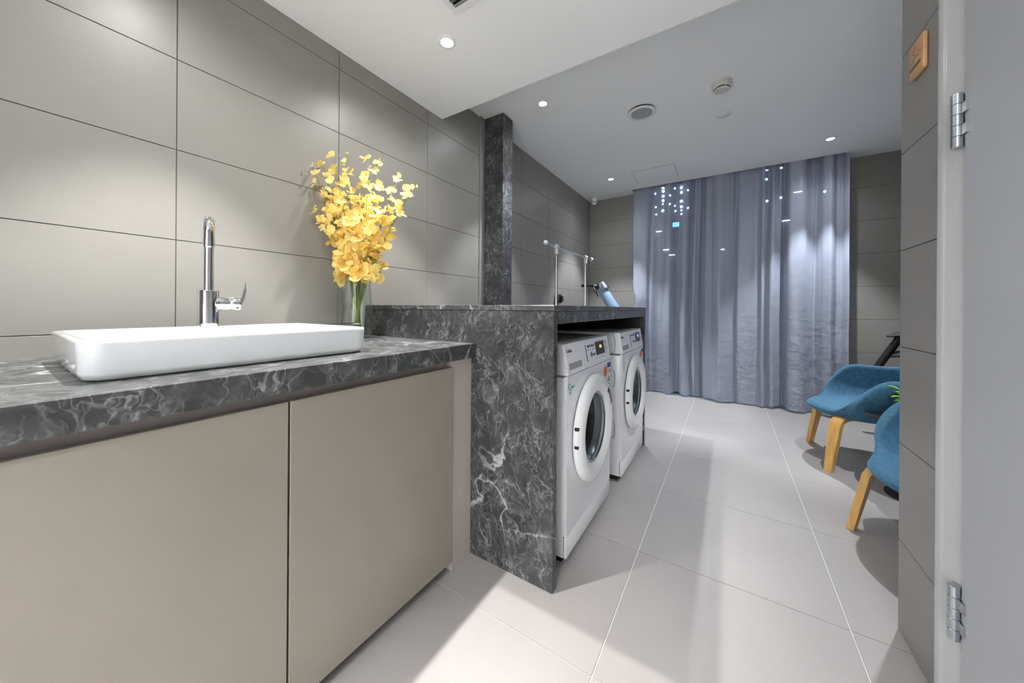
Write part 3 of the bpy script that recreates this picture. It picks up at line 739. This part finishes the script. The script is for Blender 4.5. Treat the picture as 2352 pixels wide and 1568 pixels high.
bm = BM(); lathe(bm, [(0.0, -0.0415), (0.043, -0.0415), (0.044, -0.044), (0.036, -0.050), (0.0, -0.051)], 36); obj('cap', bm, 'detector', sd, smooth=35)
bm = BM()
for k in range(5):
    a = 2*PI*k/5+0.2; bx(bm, 0.038, 0.0445, -0.002, 0.002, -0.044, -0.034, mtx=RZ(a))
obj('rib', bm, 'detector', sd)
ss = thing('ceiling_cover_disc', (1.568, 2.975, ZC), 0, 'small flat white round cover plate behind the smoke detector', 'cover plate')
bm = BM(); lathe(bm, [(0, -0.006), (0.046, -0.006), (0.049, -0.004), (0.049, -0.0025), (0, -0.0025)], 36); obj('plate', bm, 'white', ss, smooth=40)
bm = BM(); lathe(bm, [(0, -0.0024), (0.044, -0.0024), (0.044, -0.0002), (0, -0.0002)], 36); obj('gap_ring', bm, 'black', ss)
# access hatch
ah = thing('access_hatch', (0.93, 3.90, ZC), 0, 'square flush ceiling access hatch in front of the left curtain', 'hatch')
box('hatch_panel', -0.205, 0.205, -0.17, 0.17, -0.0016, -0.0004, 'ceiling', ah)
bm = BM()
for a in (-0.2075, 0.2055): bx(bm, a, a+0.002, -0.172, 0.172, -0.0012, -0.0002)
for a in (-0.1725, 0.1705): bx(bm, -0.205, 0.205, a, a+0.002, -0.0012, -0.0002)
obj('hatch_gap', bm, 'grout_dark', ah)
# air vent in the dropped ceiling
av = thing('air_vent', (0.62, 1.079, ZS), 0, 'white square ceiling air vent with metal slats above the basin', 'vent')
vw, vd = 0.36, 0.36
bm = BM(); t_ = 0.026
for a in ((0, vw, -t_, 0), (0, vw, -vd, -vd+t_), (0, t_, -vd+t_, -t_), (vw-t_, vw, -vd+t_, -t_)): bx(bm, a[0], a[1], a[2], a[3], -0.006, -0.0005, 0.0012)
obj('vent_frame', bm, 'white', av)
box('duct', t_, vw-t_, -vd+t_, -t_, -0.0012, -0.0003, 'black', av)
k = 0; sm = None
y = -t_-0.012
while y > -vd+t_+0.006:
    if sm is None:
        s_ = box('slat', t_, vw-t_, -0.009, 0.009, -0.0006, 0.0006, 'steel', av); sm = s_.data
    else: s_ = obj('slat', None, None, av, mesh=sm)
    s_.location = (0, y, -0.0075); s_.rotation_euler = (math.radians(28), 0, 0); y -= 0.020
# dome camera in the corner
dc = thing('security_camera', (0.098, 4.385, ZC), 0, 'small white security camera with two dark lenses in the ceiling corner', 'camera')
bm = BM(); lathe(bm, [(0, -0.0005), (0.050, -0.0005), (0.050, -0.012), (0.046, -0.026), (0.040, -0.030), (0, -0.030)], 32); obj('mount', bm, 'white', dc, smooth=40)
bm = BM(); bmesh.ops.create_uvsphere(bm, u_segments=28, v_segments=18, radius=0.040, matrix=T(0, 0, -0.042)); obj('ball', bm, 'white', dc, smooth=True)
aim = Vector((1.5, -4.4, -1.2)).normalized(); q = aim.to_track_quat('Z', 'Y').to_matrix().to_4x4()
bm = BM(); lathe(bm, [(0, 0.041), (0.028, 0.041), (0.030, 0.036), (0.030, 0.020)], 28, T(0, 0, -0.042) @ q); obj('face_plate', bm, 'white', dc, smooth=40)
for s in (-1, 1):
    bm = BM(); lathe(bm, [(0, 0.0425), (0.0085, 0.0425), (0.0085, 0.040)], 16, T(0, 0, -0.042) @ q @ T(s*0.013, 0, 0)); obj('lens', bm, 'black', dc)

# ================================================================ CURTAINS
def curtain(name, x0, x1, phase, label, pinch=None, yo=0.0):
    me = bpy.data.meshes.new(name); nx, nz = int((x1-x0)*190), 70; V, Fc = [], []
    ztop, zb = ZC+0.12, 0.022
    for j in range(nz+1):
        tz = j/nz; z = ztop+(zb-ztop)*tz
        for i in range(nx+1):
            s = i/nx; x = x0+(x1-x0)*s
            ph = x*25+phase+2.1*math.sin(x*4.3+phase)+0.9*math.sin(x*11.7+phase)
            amp = 0.024+0.022*(0.5+0.5*math.sin(x*7.3+phase*2)); amp *= (0.75+0.35*tz)
            sn = math.sin(ph); y = 1.15*amp*math.copysign(abs(sn)**0.65, sn)+0.006*math.sin(2.3*ph+1.1)+yo
            for xv, dv in ((0.80, .03), (1.24, .07), (1.36, .06), (1.66, .03), (1.94, .07), (2.08, .06), (2.33, .03)):
                y += dv*math.exp(-((x+0.012*math.sin(z*1.7)-xv)/0.020)**2)
            y += 0.008*tz*noise.noise(Vector((x*9, z*4, phase)))+0.004*tz*tz*noise.noise(Vector((x*26, z*15, phase+4)))
            xx = x+0.006*noise.noise(Vector((x*4, z*2.1, 9+phase)))*tz+0.010*math.cos(ph)*0.6
            hem = 0.010*math.sin(ph*0.5+0.7)*tz**8+0.006*noise.noise(Vector((x*6, 2, 3)))*tz**8
            if pinch:
                px, pz, pk = pinch; d = math.exp(-((z-pz)/0.10)**2)*math.exp(-((x-px)/0.10)**2)
                xx += (px-xx)*0.0+pk*d; y -= 0.02*d
            # outer edges flare slightly towards the floor
            V.append((xx, min(4.345+y, 4.462), z+hem))
    for j in range(nz):
        for i in range(nx):
            a = j*(nx+1)+i; Fc.append((a, a+1, a+nx+2, a+nx+1))
    me.from_pydata(V, [], Fc); me.materials.append(M['curtain'])
    for p in me.polygons: p.use_smooth = True
    o = bpy.data.objects.new(name, me); C.objects.link(o)
    return tag(o, label, 'curtain', 'grey curtains over the night window')
curtain('curtain', 0.615, 1.470, 0.4, 'left grey satin curtain hanging beside the bar counter', (0.61, 1.12, 0.035), 0.020)
curtain('curtain', 1.435, 2.545, 2.1, 'right grey satin curtain hanging behind the blue chairs', None, -0.025)
hk = thing('tieback_hook', (2.562, YB, 1.10), 0, 'small dark wall hook at the right edge of the curtains', 'hook')
box('hook_plate', -0.012, 0.012, -0.008, -0.0005, -0.03, 0.03, 'black', hk, bev=0.002)
bm = BM(); tube(bm, [(0, -0.006, -0.015), (0, -0.03, -0.018), (0, -0.035, 0.01)], 0.004, 8); obj('hook_arm', bm, 'black', hk, smooth=True)
# curtain track in the pocket
ck = box('curtain_track', PX0+0.01, PX1-0.01, 4.35, 4.375, ZC+0.122, ZC+0.1295, 'white'); tag(ck, 'white curtain track inside the ceiling pocket above the curtains', 'curtain track')

# ================================================================ OUTSIDE AT NIGHT
ob = thing('distant_building', (0, 14, 0), 0, 'dark night building with dotted lights seen through the curtains', 'building')
bm = BM(); bx(bm, -4, 8, 0.06, 3, -3, 9); obj('facade', bm, 'asphalt', ob)
pts = [(-1.045, 5.551), (-1.059, 5.162), (-0.79, 5.472), (-0.771, 4.947), (-0.754, 4.658), (-0.513, 5.789), (-0.512, 5.639), (-0.511, 5.506), (-0.51, 5.323), (-0.509, 5.156), (-0.523, 5.025), (-0.521, 4.775), (-0.266, 5.314), (-0.279, 4.987), (-0.103, 5.548), (-0.099, 4.892), (-0.083, 4.694), (0.117, 5.702), (0.118, 5.539), (0.119, 5.361), (0.121, 5.036), (0.122, 4.825), (0.123, 4.696), (0.124, 4.55), (0.335, 5.403), (0.339, 4.744)]
lm = None
for i, (x, z) in enumerate(pts):
    if lm is None:
        bm = BM(); bmesh.ops.create_icosphere(bm, subdivisions=2, radius=0.033); o = obj('facade_lamp', bm, 'city', ob, smooth=True); lm = o.data
    else: o = obj('facade_lamp', None, None, ob, mesh=lm)
    o.location = (x, 0.03, z)
    s = 1.25 if x in (-0.513, -0.512, -0.511, -0.51, -0.509, -0.521, 0.117, 0.118, 0.119, 0.121, 0.122) else 0.75; o.scale = (s, s, s)
lm = None
for x, z in [(2.675, 5.658), (2.665, 5.342), (3.05, 5.648), (3.044, 4.671), (4.114, 4.678), (2.681, 4.617)]:
    if lm is None:
        bm = BM(); bmesh.ops.create_icosphere(bm, subdivisions=2, radius=0.035); o = obj('window_lamp', bm, 'city_dim', ob, smooth=True); lm = o.data
    else: o = obj('window_lamp', None, None, ob, mesh=lm)
    o.location = (x, 0.03, z)
box('lit_sign', -0.17, 0.05, 0.0, 0.05, 4.10, 4.26, 'city_blue', ob, bev=0.01)
lm = None
for x, z in [(3.47, 4.779), (3.182, 3.901), (1.491, 3.118), (-0.656, 3.991), (-0.389, 3.265), (-0.192, 3.051)]:  # glowing dashes imitate downlight reflections in the window glass
    if lm is None:
        bm = BM(); bmesh.ops.create_icosphere(bm, subdivisions=2, radius=0.013); bmesh.ops.transform(bm, matrix=Matrix.Diagonal((8.5, 1, 1, 1)), verts=bm.verts); o = obj('reflection_dash', bm, 'lamp_reflection', ob, smooth=True); lm = o.data
    else: o = obj('reflection_dash', None, None, ob, mesh=lm)
    o.location = (x, 0.03, z)

# ================================================================ CHAIRS, TABLE
def chair(loc, rz, label, source=None):
    """faces local -x"""
    if source:
        t = copy_tree(source); t.location = loc; t.rotation_euler = (0, 0, rz); t['label'] = label; return t
    t = thing('lounge_chair', loc, rz, label, 'chair', 'blue lounge chairs around the low table')
    NA, NT = 72, 16; bm = BM(); rings = []
    def sm(a, lo, hi):
        u = max(0, min(1, (a-lo)/(hi-lo))); return u*u*(3-2*u)
    ctr = bm.verts.new((0.0, 0, 0.386))
    for j in range(1, NT+1):
        tt = j/NT; ring = []
        for i in range(NA):
            a = 2*PI*i/NA; da = min(a, 2*PI-a)      # angle from +x (back)
            fr = PI-da                                            # angle from the front
            Rr = 0.345+0.03*math.cos(2*da)*0 + 0.02*sm(fr, 0, 0.6)*(1-sm(fr, 1.0, 1.7))
            if fr < 0.9: Rr = 0.350-0.0*sm(fr, 0.3, 0.9)
            side = sm(fr, 0.66, 1.50)
            Hh = 0.398+(0.612-0.398)*side+0.065*sm(fr, 1.9, 2.9)
            base = 0.388-0.012*math.sin(PI*tt)
            k0 = 0.60
            if tt < k0: r = Rr*(tt/k0)*(0.70+0.10*(1-side)); z = base
            else:
                s = (tt-k0)/(1-k0); r0 = Rr*(0.70+0.10*(1-side))
                r = r0+(Rr-r0)*(math.sin(s*PI/2)**0.75*side+(1-side)*s); z = base+(Hh-base)*(s**1.55)
                z += (1-side)*(-0.050*s*s*s)
            ring.append(bm.verts.new((math.cos(a)*r, math.sin(a)*r*0.955, z)))
        rings.append(ring)
    for i in range(NA): bm.faces.new((ctr, rings[0][i], rings[0][(i+1) % NA]))
    for A, B in zip(rings, rings[1:]):
        for i in range(NA): bm.faces.new((A[i], B[i], B[(i+1) % NA], A[(i+1) % NA]))
    o = obj('seat_shell', bm, 'felt', t, smooth=True)
    md = o.modifiers.new('thickness', 'SOLIDIFY'); md.thickness = 0.055; md.offset = 1.0 if o.data.polygons[0].normal.z < 0 else -1.0
    md.use_even_offset = False
    md2 = o.modifiers.new('round', 'SUBSURF'); md2.levels = 1; md2.render_levels = 2
    # legs: bent laminated slabs running to the centre
    for sx, sy in ((-1, -1), (-1, 1), (1, 1), (1, -1)):
        foot = Vector((-0.285 if sx < 0 else 0.285, sy*0.29, 0.0)); d = Vector((-sx, -sy, 0)).normalized(); n = Vector((-d.y, d.x, 0))
        P = [foot, foot+d*0.020+Vector((0, 0, 0.10)), foot+d*0.045+Vector((0, 0, 0.22)), foot+d*0.056+Vector((0, 0, 0.275)), foot+d*0.070+Vector((0, 0, 0.305)), foot+d*0.095+Vector((0, 0, 0.322)), foot+d*0.13+Vector((0, 0, 0.327)), foot+d*0.31+Vector((0, 0, 0.330))]
        wd = [0.020, 0.024, 0.029, 0.031, 0.031, 0.030, 0.029, 0.026]; th = 0.0135
        Ls = []
        for i, p in enumerate(P):
            tg = (P[min(i+1, 7)]-P[max(i-1, 0)]).normalized()
            if i == 0: tg = Vector((0, 0, 1))
            nn = tg.cross(n).normalized()
            Ls.append([p+n*a*wd[i]+nn*b*th for a, b in ((-1, -1), (1, -1), (1, 1), (-1, 1))])
        bm = BM(); loft(bm, Ls)
        bmesh.ops.bevel(bm, geom=[e for e in bm.edges if abs((e.verts[0].co-e.verts[1].co).normalized().dot(n)) < 0.5 and len(e.link_faces) == 2 and e.calc_face_angle(0) > 1.0], offset=0.003, segments=2, affect='EDGES')
        obj('leg', bm, 'oak', t, smooth=40)
    bm = BM(); lathe(bm, [(0, 0.332), (0.10, 0.332), (0.11, 0.338), (0.10, 0.352), (0, 0.352)], 24); obj('mount_plate', bm, 'black', t)
    return t
c1 = chair((2.425, 3.145, 0), 0.0, 'blue felt lounge chair with oak legs standing in front of the curtains')
f2 = math.atan2(-0.80, -0.60)       # facing direction
c2 = chair((2.44, 1.965, 0), 0.25, 'blue felt lounge chair with oak legs half hidden by the near wall', c1)

tb = thing('side_table', (2.475, 2.71, 0), 0, 'low round black side table between the two blue chairs', 'table')
bm = BM(); lathe(bm, [(0, 0.400), (0.13, 0.400), (0.20, 0.412), (0.207, 0.418), (0.205, 0.423), (0, 0.423)], 56); obj('table_top', bm, 'black', tb, smooth=40)
bm = BM(); lathe(bm, [(0, 0.012), (0.020, 0.012), (0.020, 0.400), (0, 0.400)], 24); obj('table_column', bm, 'black', tb, smooth=40)
bm = BM(); lathe(bm, [(0, 0.0), (0.13, 0.0), (0.13, 0.006), (0.03, 0.013), (0, 0.013)], 40); obj('table_base', bm, 'black', tb, smooth=40)
bm = BM()
for k in range(3): bx(bm, 0.02, 0.15, -0.014, 0.014, 0.388, 0.401, 0.002, mtx=RZ(k*2*PI/3+2.9))
obj('bracket', bm, 'black', tb)

pp = thing('potted_plant', (2.455, 2.70, 0.4235), 0, 'small yellow green leafy plant on the low black table', 'plant')
bm = BM(); lathe(bm, [(0, 0), (0.030, 0), (0.040, 0.06), (0.037, 0.06), (0.034, 0.052), (0, 0.052)], 24); obj('pot', bm, 'pot', pp, smooth=40)
lf = BM(); V = [lf.verts.new(p) for p in ((0, 0, 0), (0.02, 0.012, 0.008), (0.045, 0.010, 0.010), (0.062, 0, 0.0), (0.045, -0.010, 0.010), (0.02, -0.012, 0.008), (0.03, 0, 0.003))]
for i, j in ((0, 1), (1, 2), (2, 3), (3, 4), (4, 5), (5, 0)): lf.faces.new((V[6], V[i], V[j]))
lfm = bpy.data.meshes.new('leaf'); lf.to_mesh(lfm); lf.free(); lfm.materials.append(M['leaf'])
bm = BM()
rd = random.Random(5); LP = []
for k in range(9):
    a = 2*PI*k/9+rd.uniform(-.2, .2); tip = Vector((math.cos(a)*0.05, math.sin(a)*0.05, rd.uniform(0.09, 0.15))); tube(bm, [(0, 0, 0.05), tip*0.6+Vector((0, 0, 0.03)), tip], 0.0014, 5)
    for m_ in range(3):
        LP.append((tip*(1-0.2*m_)+Vector((0, 0, 0.01*m_)), a+rd.uniform(-1, 1), rd.uniform(-.9, .1)))
obj('plant_stem', bm, 'leaf', pp)
for p, a, e in LP:
    o = bpy.data.objects.new('leaf', lfm); C.objects.link(o); o.parent = pp; o.location = p; o.rotation_euler = (0, e, a)

# ================================================================ CLOTHES RACK
RXX = 0.25
rk = thing('clothes_rack', (RXX, 3.265, 0), 0, 'chrome clothes rack with white joints standing behind the bar counter', 'clothes rack')
ya, yb_ = -0.375, 0.388
for y in (ya, yb_):
    bm = BM(); tube(bm, [(0, y, 0.05), (0, y, 1.52)], 0.0125, 16); obj('post', bm, 'chrome', rk, smooth=40)
    bm = BM(); lathe(bm, [(0, 0), (0.0175, 0), (0.0175, 0.055), (0, 0.055)], 18, T(0, y, 1.515)); tube(bm, [(0, y-0.025, 1.585), (0, y+0.025, 1.585)], 0.020, 16); bx(bm, -0.010, 0.010, y-0.010, y+0.010, 1.55, 1.58); obj('joint', bm, 'cap_white', rk, smooth=40)
    bm = BM(); tube(bm, [(-0.18, y, 0.045), (0.22, y, 0.045)], 0.012, 12); obj('foot_bar', bm, 'chrome', rk, smooth=40)
    for x in (-0.17, 0.21):
        bm = BM(); lathe(bm, [(0, -0.045), (0.018, -0.045), (0.020, -0.01), (0, 0.0)], 14, T(x, y, 0.045)); obj('castor', bm, 'black', rk, smooth=40)
bm = BM(); tube(bm, [(0, ya-0.225, 1.585), (0, yb_+0.20, 1.585)], 0.0125, 16); obj('hanging_rail', bm, 'chrome', rk, smooth=40)
for y in (ya-0.225, yb_+0.20):
    bm = BM(); bmesh.ops.create_uvsphere(bm, u_segments=16, v_segments=12, radius=0.021, matrix=T(0, y, 1.585)); obj('end_knob', bm, 'cap_white', rk, smooth=True)
bm = BM(); tube(bm, [(0, ya, 0.16), (0, yb_, 0.16)], 0.009, 12); obj('lower_rail', bm, 'chrome', rk, smooth=40)
wsx = thing('wall_socket', (0, 3.44, 1.115), 0, 'dark grey socket box on the tiled wall behind the clothes rack', 'socket')
box('socket_body', 0.0006, 0.035, -0.055, 0.055, -0.05, 0.05, 'rubber', wsx, bev=0.004, seg=2)
box('plug', 0.036, 0.06, 0.0, 0.045, -0.035, 0.03, 'black', wsx, bev=0.004, seg=2)

# ================================================================ EXERCISE MACHINES
bk = thing('exercise_bike', (0.47, 3.97, 0.0), math.radians(-8), 'light blue and black exercise bike in the corner behind the clothes rack', 'exercise bike')
# blue slanted frame, oval section
def slab(path, hw, ht, m, name, par, seg=16):
    Ls = []; P = [Vector(p) for p in path]
    for i, p in enumerate(P):
        tg = (P[min(i+1, len(P)-1)]-P[max(i-1, 0)]).normalized(); n = Vector((0, 1, 0)); b = tg.cross(n).normalized()
        a_, b_ = (hw[i], ht[i]) if isinstance(hw, list) else (hw, ht)
        Ls.append([p+n*a_*math.cos(2*PI*k/seg)+b*b_*math.sin(2*PI*k/seg) for k in range(seg)])
    bm = BM(); loft(bm, Ls); return obj(name, bm, m, par, smooth=50)
slab([(-0.135, 0, 1.245), (-0.09, 0, 1.17), (0.03, 0, 0.98), (0.10, 0, 0.84), (0.14, 0, 0.60)], [0.045, 0.05, 0.055, 0.055, 0.05], [0.052, 0.062, 0.070, 0.072, 0.065], 'silver_blue', 'main_frame', bk)
slab([(-0.155, 0, 1.335), (-0.145, 0, 1.315), (-0.125, 0, 1.27), (-0.112, 0, 1.235)], [0.012, 0.036, 0.052, 0.058], [0.014, 0.040, 0.062, 0.076], 'zinc', 'frame_cap', bk)
slab([(-0.165, 0.0, 1.30), (-0.15, 0.0, 1.24), (-0.10, 0.0, 1.14), (-0.045, 0, 1.04), (0.0, 0, 0.95)], [0.030]*5, [0.042, 0.040, 0.030, 0.03, 0.03], 'black', 'rear_spine', bk)
bm = BM(); tube(bm, [(-0.17, 0, 1.25), (-0.22, 0, 1.275), (-0.25, -0.02, 1.285), (-0.26, -0.14, 1.285), (-0.30, -0.20, 1.275)], [0.024, 0.024, 0.020, 0.018, 0.016], 14)
tube(bm, [(-0.25, 0.02, 1.285), (-0.26, 0.14, 1.285), (-0.30, 0.20, 1.275)], [0.020, 0.018, 0.016], 14); obj('handlebar', bm, 'black', bk, smooth=40)
bm = BM(); tube(bm, [(-0.235, -0.03, 1.27), (-0.215, -0.03, 1.22), (-0.19, -0.03, 1.19), (-0.17, -0.03, 1.15)], [0.012, 0.013, 0.009, 0.005], 10); obj('brake_lever', bm, 'black', bk, smooth=True)
bm = BM(); tube(bm, [(-0.075, 0, 1.12), (-0.060, 0, 1.06), (-0.055, 0, 0.95), (-0.055, 0, 0.12)], 0.016, 14); obj('front_post', bm, 'steel', bk, smooth=40)
bm = BM(); tube(bm, [(-0.25, 0, 0.12), (-0.30, 0, 0.80)], 0.02, 14); obj('seat_post', bm, 'steel', bk, smooth=40)
bm = BM(); loft(bm, [[(x, y*k, z) for x, y in rrect(0.13*k2, 0.085, 0.05)] for k, k2, z in ((0.7, 0.8, 0.0), (1, 1, 0.02), (1, 1, 0.05), (0.85, 0.9, 0.065))]); bmesh.ops.translate(bm, verts=bm.verts, vec=(-0.31, 0, 0.80)); obj('saddle', bm, 'black', bk, smooth=50)
bm = BM(); tube(bm, [(-0.36, 0, 0.10), (0.20, 0, 0.10)], 0.03, 12)
obj('base_beam', bm, 'silver_blue', bk, smooth=40)
for x in (-0.36, 0.20):
    bm = BM(); tube(bm, [(x, -0.22, 0.04), (x, 0.22, 0.04)], 0.035, 14); obj('foot_bar', bm, 'black', bk, smooth=40)
bm = BM(); lathe(bm, [(0, -0.03), (0.15, -0.03), (0.17, -0.02), (0.17, 0.02), (0.15, 0.03), (0, 0.03)], 40, T(0.10, 0, 0.34) @ RX(PI/2)); obj('flywheel', bm, 'zinc', bk, smooth=40)
bm = BM(); tube(bm, [(-0.05, -0.14, 0.30), (-0.05, 0.14, 0.30)], 0.012, 10); bx(bm, -0.10, 0.0, -0.20, -0.12, 0.17, 0.19, 0.004); bx(bm, -0.10, 0.0, 0.12, 0.20, 0.41, 0.43, 0.004); obj('pedals', bm, 'black', bk)

tm = thing('fitness_bench', (2.74, 3.93, 0), 0, 'black padded fitness bench standing behind the blue chairs', 'exercise machine')
slab([(-0.20, 0, 0.36), (-0.02, 0, 0.72), (0.02, 0, 0.80)], 0.022, 0.026, 'black', 'slanted_post', tm)
slab([(-0.05, 0, 0.800), (0.02, 0, 0.822), (0.12, 0, 0.83), (0.22, 0, 0.82)], [0.02, 0.09, 0.11, 0.08], [0.008, 0.022, 0.028, 0.018], 'rubber', 'head_pad', tm)
slab([(-0.04, 0, 0.640), (0.02, 0, 0.665), (0.12, 0, 0.675), (0.40, 0, 0.665)], [0.02, 0.10, 0.12, 0.12], [0.008, 0.024, 0.028, 0.028], 'rubber', 'seat_pad', tm)
bm = BM(); tube(bm, [(-0.21, 0, 0.38), (0.40, 0, 0.30)], 0.025, 12); tube(bm, [(0.3, 0, 0.31), (0.3, 0, 0.66)], 0.022, 12); tube(bm, [(0.12, 0, 0.34), (0.12, 0, 0.80)], 0.018, 12); tube(bm, [(0.12, 0, 0.34), (0.10, 0, 0.05)], 0.025, 12); tube(bm, [(0.40, 0, 0.32), (0.45, 0, 0.05)], 0.025, 12); obj('bench_frame', bm, 'black', tm, smooth=40)
for x in (0.10, 0.45):
    bm = BM(); tube(bm, [(x, -0.2, 0.03), (x, 0.2, 0.03)], 0.028, 12); obj('foot_bar', bm, 'rubber', tm, smooth=40)

# ================================================================ WOODEN PLAQUE
pq = thing('wall_plaque', (XR, 1.446, 1.738), 0, 'small square wooden plaque with engraved hanger mark on the near wall', 'sign')
box('board', -0.011, -0.0008, -0.042, 0.042, -0.050, 0.050, 'plaque', pq, bev=0.003, seg=2)
bm = BM()
pts = [(-0.0115, 0.004+0.012*math.cos(a), 0.022+0.010*math.sin(a)) for a in [PI*1.05-k*PI*1.25/10 for k in range(11)]]
tube(bm, pts+[(-0.0115, 0.0, 0.006), (-0.0115, -0.024, -0.004)], 0.0010, 5)
tube(bm, [(-0.0115, 0.0, 0.006), (-0.0115, 0.026, -0.008), (-0.0115, 0.020, -0.010)], 0.0010, 5)
tube(bm, [(-0.0115, -0.010, 0.014), (-0.0115, -0.028, 0.010), (-0.0115, -0.030, -0.002)], 0.0010, 5)
obj('engraving', bm, 'plaque_burn', pq)
box('stripe', -0.0118, -0.0109, -0.030, 0.036, -0.026, -0.017, 'plaque_mark', pq)
